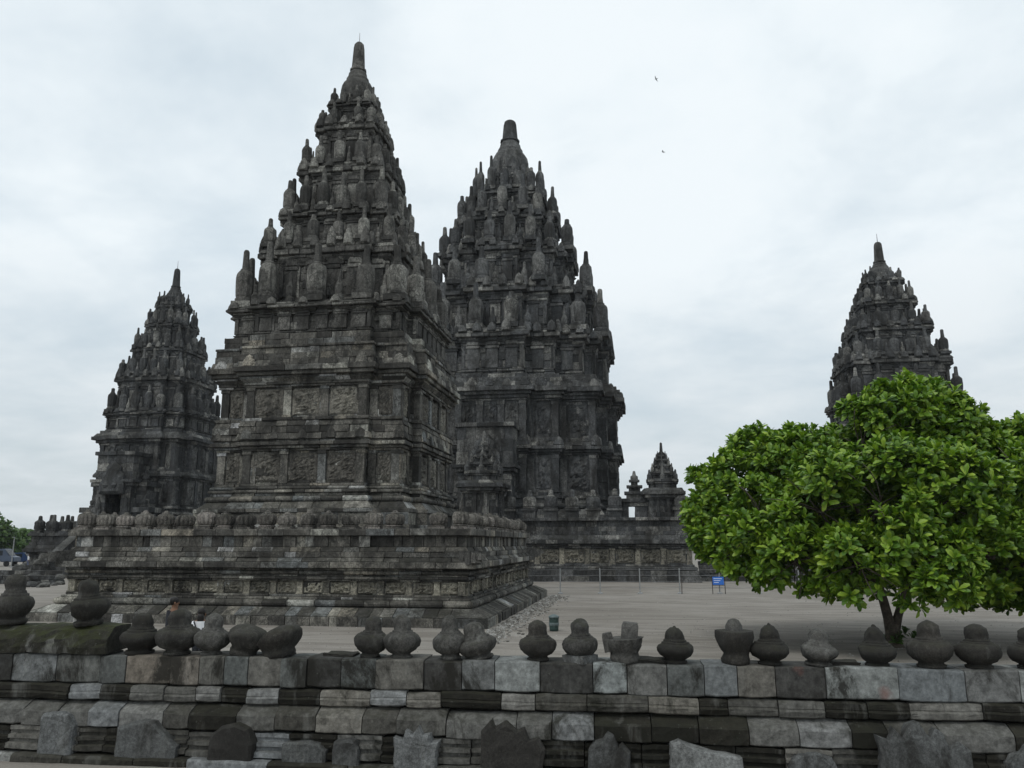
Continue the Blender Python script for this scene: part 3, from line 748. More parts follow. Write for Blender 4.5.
# ------------------------------------------------------------------ the two side temples
def side_temple(label, loc, k, kz):
    T = thing('temple', label, 'temple', loc); T.scale = (k, k, kz)
    m = 'stone_side'
    B = plan(7.6)
    mb = MB()
    z = stack(mb, B, -.1, [('f', .4, .5), ('t', .3, .15, .2), ('f', .2, .1)] + [('f', .35, -.1)] * 3 + [('f', .15, .1), ('f', .3, .35), ('s', .35, .25, .1), ('f', .3, 0)], .9)
    zp = z
    z = stack(mb, B, z, [('f', .55, -.1), ('f', .3, .1)], .8)
    floor(mb, B, zp - .05, -.2)
    base = mb.build('base', M[m], T)
    par = base
    nu = 11
    for i in range(nu):
        x = -7.1 + 14.2 * i / (nu - 1)
        for k in range(4):
            if k == 2: continue
            a = k * math.pi / 2; ca, sa = round(math.cos(a)), round(math.sin(a)); y = -7.1
            if k and i == 0: continue
            if k == 0 and abs(x) < 1.5: continue
            put(pins(m), 'parapet_pinnacle', par, x * ca - y * sa, x * sa + y * ca, z - .01, 1.0, 1.75)
    P = plan(4.0, ((2.5, .5),))
    mb = MB()
    z = stack(mb, P, zp - .2, [('f', .6, 2.2), ('f', .6, 2.0), ('f', .5, 1.6), ('f', .5, 1.3), ('s', .5, .9, .5), ('t', .4, .2, .25), ('f', .3, .15), ('f', .25, .3), ('f', .2, .05)], .9, .02, .025)
    z1 = z; z = stack(mb, P, z, [('f', .5, -.05)] * 5, .8, .02, .025); z2 = z
    z = stack(mb, P, z, [('f', .2, .1), ('f', .25, .3), ('s', .3, .3, .15), ('f', .2, .1)], .9, .02, .025)
    z3 = z; z = stack(mb, P, z, [('f', .5, -.05)] * 5, .8, .02, .025); z4 = z
    z = stack(mb, P, z, [('f', .2, .12), ('f', .3, .32), ('f', .35, .6), ('s', .35, .5, .3), ('f', .3, .1)], .9, .02, .025)
    zt = z; floor(mb, P, z - .03, 0)
    print('side body', z1, z2, z3, z4, zt)
    body = mb.build('body', M[m], T)
    for za, zb in ((z1, z2), (z3, z4)): decorate(P, -.05, za, zb, body, mb, m, m, .45, 1.0, .12, .18, 8, 12, only=lambda p0, p1, n: n.y < -.5 or n.x > .5)
    keep = lambda x, y: y < 1.0 or abs(x) > 1.5
    roof_tier(T, m, 3.7, ((2.3, .45),), zt, 16.0, .4, 2.9, .86, .8, 4, keep, 1.3)
    roof_tier(T, m, 3.15, ((1.95, .4),), 16.0, 20.0, .4, 2.3, .72, .8, 4, keep, 1.3)
    roof_tier(T, m, 2.35, ((1.45, .3),), 20.0, 23.2, .36, 2.1, .62, .7, 3, keep, 1.2)
    roof_tier(T, m, 1.65, ((1.0, .25),), 23.2, 26.0, .3, 1.9, .54, .6, 3, keep, 1.1)
    roof_tier(T, m, 1.1, ((.6, .15),), 26.0, 28.2, .26, 1.4, .44, .6, 2, keep, 1.0)
    crown_dome(T, m, 28.1, .98, 2.3, .40, 2.2, .9, 1.5)
    porch(T, 0, -7.0, -4.2, 3.4, 4.3, 11.5, 1.6, 3.6, m)
    for sx in (-1, 1):
        wg = MB()
        for (xa, xb, yf, za_, zb_) in ((1.75, 3.3, -6.6, 3.2, 6.2), (1.75, 2.7, -6.2, 6.2, 8.6)):
            Q = rect(min(sx * xa, sx * xb), yf, max(sx * xa, sx * xb), -4.0)
            stack(wg, Q, za_, [('f', (zb_ - za_) / 6, 0)] * 5 + [('f', (zb_ - za_) / 6, .18)], .8); floor(wg, Q, zb_ - .02, .1)
            mini_ratna(wg, sx * (xa + xb) / 2, yf + .5, zb_ - .03, .8, 1.3)
        wg.build('porch_wing', M[m], T)
    stair(T, 0, -13.0, -7.2, 2.2, 4.0, m)
    return T
side_temple('narrow pointed temple far left, half hidden behind the nearest temple', (-50.7, 79, 0), 1.06, 1.02)
side_temple('dark pointed temple at far right, rising behind the leafy tree', (24.4, 81, 0), 1.22, 1.0)

# ------------------------------------------------------------------ pixel helper for placing things on the ground from measured bearings
_m = Matrix.Rotation(R(9), 3, 'Z') @ Matrix.Rotation(math.pi / 2 + PITCH, 3, 'X')
def ray(x, y): return _m @ Vector(((x - 512) / 800, (384 - y) / 800, -1))
def onz(x, y, z=0): d = ray(x, y); return Vector((0, 0, HC)) + d * ((z - HC) / d.z)
def ony(x, y, Y): d = ray(x, y); return Vector((0, 0, HC)) + d * (Y / d.y)

# ------------------------------------------------------------------ foreground wall
WX, WY, WR = -1.7, 11.0, math.atan(.036)
wall = thing('stone_wall', 'low foreground wall of pale and blackened stone blocks with stepped mouldings', 'wall', (WX, WY, 0), WR)
def rough_blocks(name, mat, spec_rows, x0, x1, z0, blk, seed, sub=2, disp=.012, skip_x=None, back=.55, laid=None):
    """one course of big hand-dressed blocks; the profile runs along the front (-y) face"""
    rn = random.Random(seed); bm = bmesh.new(); tl = bm.faces.layers.float.new('tone')
    cuts = []; x = x0
    stop = laid[0][0] if laid else x1
    def fill(x, stop):
        while x < stop - 1e-6:
            w = min(rn.uniform(*blk), stop - x)
            if stop - x - w < .25: w = stop - x
            cuts.append((x, w, rn.random())); x += w
    fill(x0, stop)
    if laid:
        for (a, tn), (b, _) in zip(laid, laid[1:]): cuts.append((a, b - a, tn))
        fill(laid[-1][0], x1)
    for x, w, tn in cuts:
        nf = len(bm.faces)
        xa, xb = x + .006, x + w - .006
        if skip_x and skip_x(xa, xb): continue
        pr = [(a + 0, b) for a, b in spec_rows]
        dy = rn.gauss(0, .012); dz = rn.gauss(0, .006); tilt = rn.gauss(0, .006)
        ring = [(-b + dy, a) for a, b in pr] + [(back, pr[-1][0]), (back, pr[0][0])]
        nseg = max(2, int(w / .12)); vs = []
        for i in range(nseg + 1):
            xx = xa + (xb - xa) * i / nseg
            e = .010 if i in (0, nseg) else 0
            cz = (pr[0][0] + pr[-1][0]) / 2
            vs.append([bm.verts.new((xx, yy + e, z0 + dz + cz + (zz - cz) * (1 - e * 1.5 / max(.1, pr[-1][0] - pr[0][0])) + tilt * (i / nseg - .5))) for yy, zz in ring])
        m = len(ring)
        for i in range(nseg):
            for k in range(m):
                q = (k + 1) % m; bm.faces.new((vs[i][k], vs[i][q], vs[i + 1][q], vs[i + 1][k]))
        bm.faces.new(list(reversed(vs[0]))); bm.faces.new(vs[-1])
        bm.faces.ensure_lookup_table()
        for f_ in bm.faces[nf:]: f_[tl] = tn
    bmesh.ops.recalc_face_normals(bm, faces=bm.faces)
    for v in bm.verts:
        n = noise.noise_vector(v.co * 3.1 + Vector((seed, 0, 0))) * disp * 1.3 + noise.noise_vector(v.co * 12 + Vector((seed, 3, 0))) * disp * 1.1
        v.co += Vector((n.x * .3, n.y, n.z * .5))
    me = bpy.data.meshes.new(name); bm.to_mesh(me); bm.free(); me.materials.append(mat)
    o = bpy.data.objects.new(name, me); link(o); o.parent = wall
    return o
def fine(pr, step=.05):
    out = []
    for (a, b), (c, d) in zip(pr, pr[1:]):
        n = max(1, int(math.hypot(c - a, d - b) / step))
        out += [(a + (c - a) * i / n, b + (d - b) * i / n) for i in range(n)]
    return out + [pr[-1]]
XA, XB = -12.5, 21.0
def lx(px, py, z): p = onz(px, py, z); q = Matrix.Rotation(-WR, 3, 'Z') @ (p - Vector((WX, WY, 0))); return q.x
def laid(py, z, dat): return [(lx(px, py + (px - 512) * .019, z), tn) for px, tn in dat]
TOPS = laid(676, 1.17, [(11, .68), (55, .40), (99, .28), (125, .80), (170, .78), (199, .46), (224, .33), (248, .52), (281, .36), (307, .08), (341, .34), (376, .48), (424, .14), (462, .60), (495, .95), (540, .10), (593, .92), (627, .56), (667, .30), (704, .64), (737, .50), (775, .12), (825, .88), (897, .66), (964, .70), (1018, .3)])
MIDS = laid(703, .85, [(-40, .1), (35, .2), (60, .85), (92, .08), (124, .55), (158, .50), (190, .80), (215, .1), (242, .82), (275, .05), (317, .72), (368, .9), (405, .7), (440, .08), (501, .78), (535, .36), (587, .42), (648, .72), (699, .1), (728, .46), (778, .5), (824, .04), (866, .1), (908, .66), (980, .06), (1040, .4)])
LOWS = laid(732, .55, [(0, .55), (37, .60), (70, .85), (102, .80), (148, .42), (176, .12), (225, .50), (265, .36), (308, .70), (356, .40), (392, .48), (443, .62), (515, .58), (551, .84), (594, .2), (652, .06), (700, .2), (750, .60), (800, .82), (852, .03), (888, .5), (940, .62), (1012, .4)])
rough_blocks('top_course', M['wall_smooth'], fine([(.97, .0), (.985, .012), (1.332, .012), (1.352, -.01)], .09), XA, XB, 0, (.42, .98), 11, disp=.008, laid=TOPS)
rough_blocks('moulding_course', M['wall_old'], fine([(.745, .01), (.765, .05), (.83, .065), (.855, .045), (.87, .05), (.93, .04), (.955, .0)], .03), XA, XB, 0, (.45, 1.0), 12, disp=.014, laid=MIDS)
rough_blocks('ledge_course', M['wall_old'], fine([(.43, .17), (.445, .185), (.62, .185), (.645, .165), (.735, -.02)], .06), XA, XB, 0, (.5, 1.05), 13, disp=.014, laid=LOWS)
rough_blocks('foot_course', M['wall_old'], fine([(.11, .20), (.125, .235), (.19, .235), (.20, .16), (.245, .16), (.255, .20), (.30, .20), (.31, .14), (.355, .14), (.36, .165), (.415, .165)], .04), XA, XB, 0, (.35, .8), 14, disp=.010)
rough_blocks('plinth_course', M['wall_old'], fine([(-.25, .36), (.07, .36), (.10, .33)], .06), XA, XB, 0, (.6, 1.2), 15, disp=.014, back=.5)
core = MB(); core.box(XA, .12, -.2, XB, .54, 1.30); core.build('wall_core', M['wall_old'], wall)
# raised coping stones at the left end
capx = lx(119, 650, 1.38)
rough_blocks('coping_course', M['coping'], fine([(1.358, .02), (1.45, .03), (1.56, .0), (1.66, -.08), (1.72, -.18), (1.73, -.3)], .05), XA, capx, 0, (.8, 1.15), 16, disp=.03)

# antefix stones set along the foot of the wall (parts of the wall)
def antefix_stone(px, top, w_px, shape, mat, ybase=.0, d=.24, th=.16, seed=0):
    rn = random.Random(seed)
    zt = None
    p = ony(px, top, WY + (px - 512) * .0005 - d)
    q = Matrix.Rotation(-WR, 3, 'Z') @ (p - Vector((WX, WY, 0)))
    zt = max(.3, q.z); w = w_px * 10.7 / 800; h = zt - .0
    bm = bmesh.new(); n = len(shape); L = []
    for dd, sc in ((th, 1.0), (.0, 1.0), (-.05, .90)):
        L.append([bm.verts.new((q.x + x * w * sc, -d + dd + (.02 if dd < 0 else 0), h * (y * sc + (1 - sc) * .35))) for x, y in shape])
    for k in (0, 1):
        for i in range(n):
            j = (i + 1) % n; bm.faces.new((L[k][i], L[k][j], L[k + 1][j], L[k + 1][i]))
    bm.faces.new(list(L[2])); bm.faces.new(list(reversed(L[0])))
    bmesh.ops.recalc_face_normals(bm, faces=bm.faces)
    bmesh.ops.triangulate(bm, faces=[f for f in bm.faces if len(f.verts) > 4])
    bmesh.ops.subdivide_edges(bm, edges=bm.edges[:], cuts=2, use_grid_fill=True)
    for v in bm.verts:
        nn = noise.noise_vector(v.co * 6 + Vector((seed * 3.1, 0, 0))) * .016 + noise.noise_vector(v.co * 19 + Vector((seed, 0, 0))) * .008; v.co += nn
    me = bpy.data.meshes.new('antefix'); bm.to_mesh(me); bm.free(); me.materials.append(M[mat])
    o = bpy.data.objects.new('antefix', me); link(o); o.parent = wall
SLAB = [(-.5, 0), (.5, 0), (.5, .72), (.32, .95), (.1, 1.0), (-.42, .96), (-.5, .9)]
TRI = [(-.5, 0), (.5, 0), (.5, .42), (.36, .6), (.12, .95), (-.08, 1.0), (-.3, .9), (-.5, .82)]
LUMP = [(-.5, 0), (.5, 0), (.52, .55), (.40, .88), (.12, 1.0), (-.22, .93), (-.42, .7)]
CROWN = [(-.5, 0), (.5, 0), (.5, .5), (.56, .72), (.36, .68), (.34, .86), (.18, .82), (.06, 1.0), (-.08, .84), (-.26, .93), (-.3, .72), (-.52, .78), (-.5, .5)]
SPIKE5 = [(-.5, 0), (.5, 0), (.52, .60), (.42, .72), (.30, .62), (.24, .84), (.16, .90), (.08, .78), (-.02, 1.0), (-.14, .94), (-.22, .78), (-.3, .90), (-.36, .72), (-.5, .8), (-.46, .5)]
POINT = [(-.5, 0), (.5, 0), (.5, .6), (.32, .78), (.24, .7), (.12, .92), (.0, 1.0), (-.12, .85), (-.3, .8), (-.46, .62)]
BROKE = [(-.5, 0), (.5, 0), (.5, .62), (.2, .70), (-.15, .82), (-.36, .98), (-.48, .9)]
JAG = [(-.5, 0), (.5, 0), (.55, .5), (.45, .72), (.3, .66), (.22, .9), (.1, .84), (-.1, .98), (-.26, .88), (-.34, 1.), (-.5, .8)]
for i, a in enumerate([(58, 712, 36, SLAB, 'antefix'), (147, 720, 64, TRI, 'antefix'), (230, 724, 46, LUMP, 'antefix_dark'), (304, 742, 44, SLAB, 'antefix'), (346, 740, 26, SLAB, 'antefix'), (416, 727, 42, CROWN, 'antefix'),
                       (511, 721, 58, JAG, 'antefix_dark'), (608, 733, 40, POINT, 'antefix'), (705, 740, 66, BROKE, 'antefix'), (810, 752, 46, LUMP, 'antefix'), (920, 722, 78, SPIKE5, 'antefix'), (1026, 745, 36, POINT, 'antefix')]):
    antefix_stone(*a, seed=i + 1, d=.26 + .02 * (i % 3))

# ------------------------------------------------------------------ finials standing on the wall
FIN = {
 'bell': [(.27, 0), (.30, .03), (.30, .07), (.25, .09), (.25, .12), (.38, .19), (.47, .28), (.50, .39), (.49, .47), (.44, .53), (.36, .565), (.35, .585), (.30, .59), (.29, .63), (.25, .64), (.245, .72), (.25, .80), (.225, .89), (.13, .96), (.04, 1.0)],
 'point': [(.28, 0), (.31, .03), (.31, .08), (.26, .10), (.27, .13), (.42, .22), (.50, .32), (.50, .40), (.44, .48), (.37, .52), (.36, .55), (.30, .56), (.29, .61), (.255, .62), (.25, .72), (.215, .83), (.12, .93), (.06, .95), (.03, 1.0)],
 'squat': [(.33, 0), (.36, .04), (.36, .09), (.29, .11), (.30, .15), (.42, .24), (.50, .35), (.50, .44), (.42, .53), (.34, .56), (.33, .60), (.28, .61), (.27, .66), (.25, .67), (.26, .84), (.2, .95), (.08, .985), (.03, 1.0)],
 'lump': [(.34, 0), (.36, .12), (.33, .24), (.42, .4), (.5, .6), (.5, .78), (.42, .92), (.25, .99), (0, 1.0)],
}
def finial(px, top, base, w_px, kind, label, mat='finial', ztop=1.38, tilt=(0, 0), inset=.26, extra=None, rough=.02, seed=0):
    rn = random.Random(seed * 17 + 3)
    p0 = onz(px, base, ztop)
    q = Matrix.Rotation(-WR, 3, 'Z') @ (p0 - Vector((WX, WY, 0)))
    q.y = inset; loc = Matrix.Rotation(WR, 3, 'Z') @ Vector((q.x, q.y, 0)) + Vector((WX, WY, 0))
    dist = loc.y * .985 + .0; tp = ony(px, top, loc.y)
    loc.x = ony(px, (top + base) / 2, loc.y).x
    h = tp.z - ztop; w = w_px * (Vector((loc.x, loc.y, 0)).dot(Vector((-math.sin(R(9)), math.cos(R(9)), 0)))) / 800 * 1.0
    bm = bmesh.new(); pr = FIN[kind]; seg = 40; rows = []
    fp = []
    for (r, z), (r2, z2) in zip(pr, pr[1:]):
        n = 2; fp += [(r + (r2 - r) * i / n, z + (z2 - z) * i / n) for i in range(n)]
    fp.append((.02, 1.0))
    cuts = []
    for _ in range(rn.choice((1, 2, 3))):
        cd = Vector((rn.gauss(0, 1), rn.gauss(0, 1), rn.gauss(.2, .7))).normalized(); cuts.append((cd, rn.uniform(.38, .46)))
    for r, z in fp:
        rows.append([bm.verts.new((r * w * math.cos(2 * math.pi * i / seg), r * w * math.sin(2 * math.pi * i / seg), z * h)) for i in range(seg)])
    for k in range(len(rows) - 1):
        for i in range(seg):
            j = (i + 1) % seg; bm.faces.new((rows[k][i], rows[k][j], rows[k + 1][j], rows[k + 1][i]))
    bm.faces.new(list(reversed(rows[0]))); bm.faces.new(rows[-1])
    for v in bm.verts:
        f = min(1, v.co.z / (.1 * h) + .15)
        d = noise.noise_vector(v.co * 4.5 + Vector((seed * 5.3, seed, 0))) * rough * f + noise.noise_vector(v.co * 15 + Vector((seed * 2.3, 1, 0))) * rough * .6 * f + noise.noise_vector(v.co * 40 + Vector((seed, 7, 0))) * rough * .3 * f
        v.co += Vector((d.x, d.y, d.z * .6 if v.co.z > .02 else 0))
        for cd, co in cuts:
            e_ = Vector((v.co.x / w, v.co.y / w, v.co.z / h - .5)).dot(cd) - co
            if e_ > 0: v.co -= Vector((cd.x * w, cd.y * w, cd.z * h * .6)) * e_ * .9
        if extra: extra(v, w, h)
    me = bpy.data.meshes.new('finial'); bm.to_mesh(me); bm.free(); me.materials.append(M[mat])
    for pl in me.polygons: pl.use_smooth = True
    o = bpy.data.objects.new('stone_finial', me); link(o); o.location = (loc.x, loc.y, ztop - .012); o.rotation_euler = (tilt[0], tilt[1], rn.uniform(0, 6.28) if tilt == (0, 0) and not extra else 0)
    tag(o, label, 'stone finial', 'bell-shaped stone finials along the foreground wall')
    return o, w, h, loc
def chip(nx, nz, off):
    """break a piece away: clamp everything beyond a plane in the x-z plane of the finial"""
    def f(v, w, h):
        d = v.co.x / w * nx + v.co.z / h * nz - off
        if d > 0: v.co.x -= nx * d * w; v.co.z -= nz * d * h
    return f
def two(f, g_):
    def k(v, w, h): f(v, w, h); g_(v, w, h)
    return k
fins = [
 (15, 573, 615, 36, 'squat', 'black mossy finial on the raised coping, leftmost of all at the frame edge', 'finial', 1.735, (0, 0), None),
 (91, 578, 617, 37, 'squat', 'dark mossy finial on the raised coping with a knocked-off crooked top', 'finial', 1.735, (.05, -.05), chip(.5, .86, .86)),
 (141, 612, 653, 38, 'squat', 'dark grey finial just right of the raised coping', 'finial', 1.352, (0, .03), None),
 (179, 607, 654, 42, 'bell', 'broad dark finial hiding the man in dark clothes', 'finial', 1.352, (0, 0), chip(-.3, .95, .93)),
 (213, 612, 654, 34, 'bell', 'paler grey finial beside the woman in white', 'finial_pale', 1.352, (0, 0), None),
 (243, 624, 654, 37, 'lump', 'black broken finial leaning right with its top missing', 'finial', 1.352, (0, .28), None),
 (281, 624, 655, 44, 'lump', 'blackest broken stump of a finial, wide at the top', 'finial', 1.352, (0, -.12), chip(-.7, .7, .62)),
 (371, 614, 657, 33, 'bell', 'dark finial left in the close pair before the temple front', 'finial', 1.352, (0, .06), None),
 (402, 613, 657, 35, 'bell', 'smooth grey finial right in the close pair before the temple front', 'finial_pale', 1.352, (0, 0), None),
 (451, 614, 659, 33, 'bell', 'speckled grey finial behind the one with the tilted collar', 'finial_pale', 1.352, (0, -.04), None),
 (481, 620, 660, 37, 'squat', 'brownish finial with its collar tilted up to the right', 'finial_pale', 1.352, (0, -.26), None),
 (538, 619, 661, 36, 'bell', 'round-headed dark finial just before the temple corner and small bin', 'finial', 1.352, (0, 0), None),
 (580, 617, 661, 34, 'bell', 'slim-headed finial standing on a square pale foot stone', 'finial', 1.352, (0, 0), None),
 (625, 622, 664, 37, 'lump', 'broken finial with two upright slabs left standing on it', 'finial_pale', 1.352, (0, -.06), chip(0, 1, .62)),
 (675, 624, 664, 35, 'point', 'dark finial with a pointed head, in front of the bare gravel', 'finial', 1.352, (0, 0), None),
 (735, 618, 667, 36, 'lump', 'hollowed broken finial with a pale head behind its raised sides', 'finial', 1.352, (0, 0), chip(0, 1, .74)),
 (769, 622, 667, 37, 'point', 'dark finial touching the hollowed broken one on its right', 'finial', 1.352, (0, .02), None),
 (817, 628, 667, 35, 'squat', 'reddish grey finial with broken-off left side of its collar', 'finial_pale', 1.352, (0, .06), chip(-.95, -.1, .36)),
 (876, 624, 666, 36, 'point', 'speckled finial standing before the tree trunk', 'finial', 1.352, (0, -.03), None),
 (929, 619, 667, 42, 'bell', 'biggest dark bell finial right of the tree trunk', 'finial', 1.352, (0, 0), None),
 (977, 622, 668, 40, 'bell', 'smooth dark finial with round cap, second from right edge', 'finial', 1.352, (0, 0), None),
 (1030, 626, 669, 40, 'bell', 'finial cut by the right edge of the frame', 'finial', 1.352, (0, 0), None),
]
for i, (px, top, base, w, kind, lab, mat, zt, tilt, ex) in enumerate(fins):
    o, ww, hh, loc = finial(px, top, base, w, kind, lab, mat, zt, tilt, .21 if zt < 1.5 else .3, ex, .03 if kind == 'lump' else .02, i + 1)
    if px == 580:
        mb = MB(); mb.lathe([(.36 * ww, -.005), (.36 * ww, .09), (.30 * ww, .10)], 16, sq=1, jit=.006); p = mb.build('foot_stone', M['antefix'], o)
    if px == 625:
        for (dx, w2, h2, mm, ry) in ((-.33, .26, .78, 'finial_pale', -.12), (.05, .42, 1.02, 'finial_pale', .16)):
            mb = MB(); mb.lathe([(w2 * ww * .5, 0.30 * hh), (w2 * ww * .5, h2 * hh * .9), (w2 * ww * .42, h2 * hh)], 16, sq=5, jit=.006)
            s = mb.build('slab', M[mm], o); s.location = (dx * ww, -.02, 0); s.rotation_euler = (0, ry, 0)
    if px == 735:
        mb = MB(); mb.lathe([(.2 * ww, .3 * hh), (.23 * ww, .6 * hh), (.22 * ww, .85 * hh), (.14 * ww, .97 * hh), (.02, hh)], 16, jit=.004); s = mb.build('head', M['finial_pale'], o, True); s.location = (0, .06, 0)
    if px == 281:
        pass
# small flat stones lying on the wall top
for (px, py, w, lab) in ((335, 656, .42, 'thin flat stone lying on the wall between dark stump and finial pair'), (652, 666, .5, 'thin slab lying on the wall between slab-topped and pointed finials'), (845, 668, .55, 'long flat slab lying on the wall left of the tree trunk')):
    p = onz(px, py, 1.38); bm = bmesh.new(); bmesh.ops.create_cube(bm, size=1); bmesh.ops.subdivide_edges(bm, edges=bm.edges[:], cuts=4, use_grid_fill=True)
    for v in bm.verts:
        v.co = Vector((v.co.x * w, v.co.y * .3, v.co.z * .05)) + noise.noise_vector(v.co * 3 + Vector((px, 0, 0))) * .02
    me = bpy.data.meshes.new('flat_stone'); bm.to_mesh(me); bm.free(); me.materials.append(M['finial'])
    o = bpy.data.objects.new('flat_stone', me); link(o); o.location = (p.x, WY + .036 * (p.x - WX) + .3, 1.368); o.rotation_euler = (0, 0, WR); tag(o, lab, 'stone')

# ------------------------------------------------------------------ the broad-leaved tree
def rosettes(C, A, size, k=9, seed=1, wd=.40):
    """leaf rosettes: C centres, A axes (n,3). Returns verts, faces"""
    rng = np.random.default_rng(seed); n = len(C)
    tmpl = np.array([(0, 0, 0), (.35, .30, .04), (.38, 0, .0), (.35, -.30, .04), (.72, .50, .04), (.76, 0, -.02), (.72, -.50, .04), (1.0, .22, -.08), (1.03, 0, -.10), (1.0, -.22, -.08)], float)
    tf = [(0, 2, 1), (0, 3, 2), (1, 2, 5, 4), (2, 3, 6, 5), (4, 5, 8, 7), (5, 6, 9, 8)]
    A = A / np.linalg.norm(A, axis=1)[:, None]
    ref = np.where(np.abs(A[:, 2:3]) < .9, np.array([[0, 0, 1.]]), np.array([[1., 0, 0]]))
    X = np.cross(ref, A); X /= np.linalg.norm(X, axis=1)[:, None]; Y = np.cross(A, X)
    Vs = []
    for i in range(k):
        ang = 2 * np.pi * i / k * 1.618 * 2 + rng.uniform(-.4, .4, n); el = rng.uniform(.05, 1.0, n) if i < k * .7 else rng.uniform(.8, 1.35, n)
        d = (X * np.cos(ang)[:, None] + Y * np.sin(ang)[:, None]) * np.cos(el)[:, None] + A * np.sin(el)[:, None]
        s = -X * np.sin(ang)[:, None] + Y * np.cos(ang)[:, None]
        u = np.cross(d, s)
        ln = size * rng.uniform(.7, 1.15, n)
        off = rng.uniform(-.12, .12, n) * size
        P = (C + A * off[:, None])[:, None, :] + (d[:, None, :] * tmpl[None, :, 0:1] + s[:, None, :] * tmpl[None, :, 1:2] * wd * 1.15 + u[:, None, :] * tmpl[None, :, 2:3] * 1.2) * ln[:, None, None]
        Vs.append(P.reshape(-1, 3))
    V = np.concatenate(Vs); m = len(tmpl); F = []
    for b in range(0, len(V), m): F += [tuple(b + q for q in f) for f in tf]
    return V, F
def limb(mb, a, b, r0, r1, bend=.3, seg=6, sides=7, rn=random):
    a, b = Vector(a), Vector(b); pts = []; rad = []
    o = Vector((rn.uniform(-1, 1), rn.uniform(-1, 1), rn.uniform(.2, .8))) * bend
    for i in range(seg + 1):
        t = i / seg; p = a.lerp(b, t) + o * math.sin(math.pi * t); pts.append(p); rad.append(r0 + (r1 - r0) * t)
    mb.tube(pts, rad, sides)
def big_tree():
    base = onz(893, 650, 0); base.y = 25.2; base.x = ony(893, 640, 25.2).x
    T = thing('broadleaf_tree', 'spreading bright green tree with large glossy leaves on a short forked trunk', 'tree', base)
    rn = random.Random(5)
    lob = [(905, 428, 52, 0), (945, 432, 45, .6), (862, 448, 46, -.5), (833, 458, 36, 1), (757, 456, 29, 1.3), (792, 472, 44, 0), (727, 500, 40, .5), (706, 522, 25, 0), (762, 522, 48, -1.6), (820, 512, 58, -2.6), (880, 505, 60, -3.2), (940, 505, 58, -2.8),
           (990, 474, 44, .0), (1012, 456, 34, 1), (1032, 495, 56, -1.2), (1065, 478, 50, 1), (992, 556, 46, -2.2), (1040, 566, 46, -1.2), (932, 566, 42, -3.6), (862, 566, 42, -3.6), (795, 562, 40, -2.6), (748, 550, 32, -1.4), (716, 538, 27, .2), (1010, 572, 40, .8), (1060, 572, 42, 1.0), (960, 572, 38, .8), (830, 568, 38, .5),
           (800, 505, 56, 3), (880, 480, 66, 3.6), (960, 490, 64, 3.6), (1040, 510, 56, 3.4), (860, 548, 44, 3.2), (950, 548, 44, 3.4), (1095, 520, 56, 0), (1105, 505, 46, 2), (740, 515, 36, 2.4), (1085, 555, 40, -1.5)]
    C = []; A = []; L = []
    for px, py, r, dy in lob:
        p = ony(px, py, 25.6 + dy) - base
        L.append((p, r * (25.6 + dy) / 800 * .93))
    sub = []
    for p, r in L:
        for _ in range(11):
            d = Vector((rn.gauss(0, 1), rn.gauss(0, 1), rn.gauss(.15, 1))).normalized()
            sub.append((p + d * r * rn.uniform(.5, .8), r * rn.uniform(.28, .46)))
    for px, py, r, dy in [(758, 437, 9, 1.2), (744, 444, 8, 1.2), (786, 438, 9, .2), (905, 388, 10, 0), (880, 394, 9, -.3), (932, 394, 9, .3), (984, 437, 9, .2), (700, 478, 9, .6), (696, 508, 8, .3), (852, 412, 9, -.4), (958, 412, 9, .4), (722, 464, 9, .8), (1012, 434, 10, 1), (765, 582, 8, -1.6), (838, 590, 9, -2.4), (945, 592, 9, -2.6), (995, 590, 9, -1.6)]:
        sub.append((ony(px, py, 25.6 + dy) - base, r / 31))
    for p, r in sub:
        n = int(105 * r * r) + 12
        for _ in range(n):
            d = Vector((rn.gauss(0, 1), rn.gauss(0, 1), rn.gauss(.25, 1))).normalized()
            q = p + d * r * rn.uniform(.72, 1.08)
            if q.z < .95: continue
            if any((q - p2).length < r2 * .52 for p2, r2 in L): continue
            a = (d + Vector((0, 0, .75))).normalized()
            if d.z < -.3: a = (d + Vector((0, 0, .9))).normalized()
            C.append(q); A.append(a)
    V, F = rosettes(np.array([tuple(c) for c in C]), np.array([tuple(a) for a in A]), .285, 10, 3, .38)
    # trunk
    tr = MB()
    tr.tube([(0.02, 0, -.05), (0, 0, .1), (0, 0, .35), (.02, 0, .62)], [.30, .23, .20, .20], 12)
    f1, f2 = Vector((-.16, .0, 1.25)), Vector((.36, .05, 1.25))
    tr.tube([(-.03, 0, .45), (-.08, 0, .8), tuple(f1), (-.3, -.1, 1.8)], [.17, .14, .13, .12], 10)
    tr.tube([(.06, 0, .45), (.2, .02, .85), tuple(f2), (.6, .1, 1.8)], [.16, .12, .11, .10], 10)
    trunk = tr.build('trunk', M['bark'], T, True)
    fo = [Vector((-.3, -.1, 1.8)), Vector((.6, .1, 1.8))]
    br = MB(); tw = MB()
    for p, r in L:
        s = min(fo, key=lambda f: (f - p).length)
        s = s - Vector((0, 0, .25)) if s.z > .3 else s
        limb(br, s, p, .085, .03, .35, rn=rn)
        for _ in range(9):
            d = Vector((rn.gauss(0, 1), rn.gauss(0, 1), rn.gauss(.2, .8))).normalized()
            limb(br, p - d * .1, p + d * r * .95, .024, .010, .12, 4, 5, rn)
    br.build('branches', M['bark'], T, True)
    c = mesh_obj('foliage', [tuple(v) for v in V], F, M['leaf'], T)
    print('leaves', len(F) // 6)
    # suckers at its foot
    C2 = [(rn.uniform(-.3, .9), rn.uniform(-.3, .3), rn.uniform(.08, .4)) for _ in range(22)]
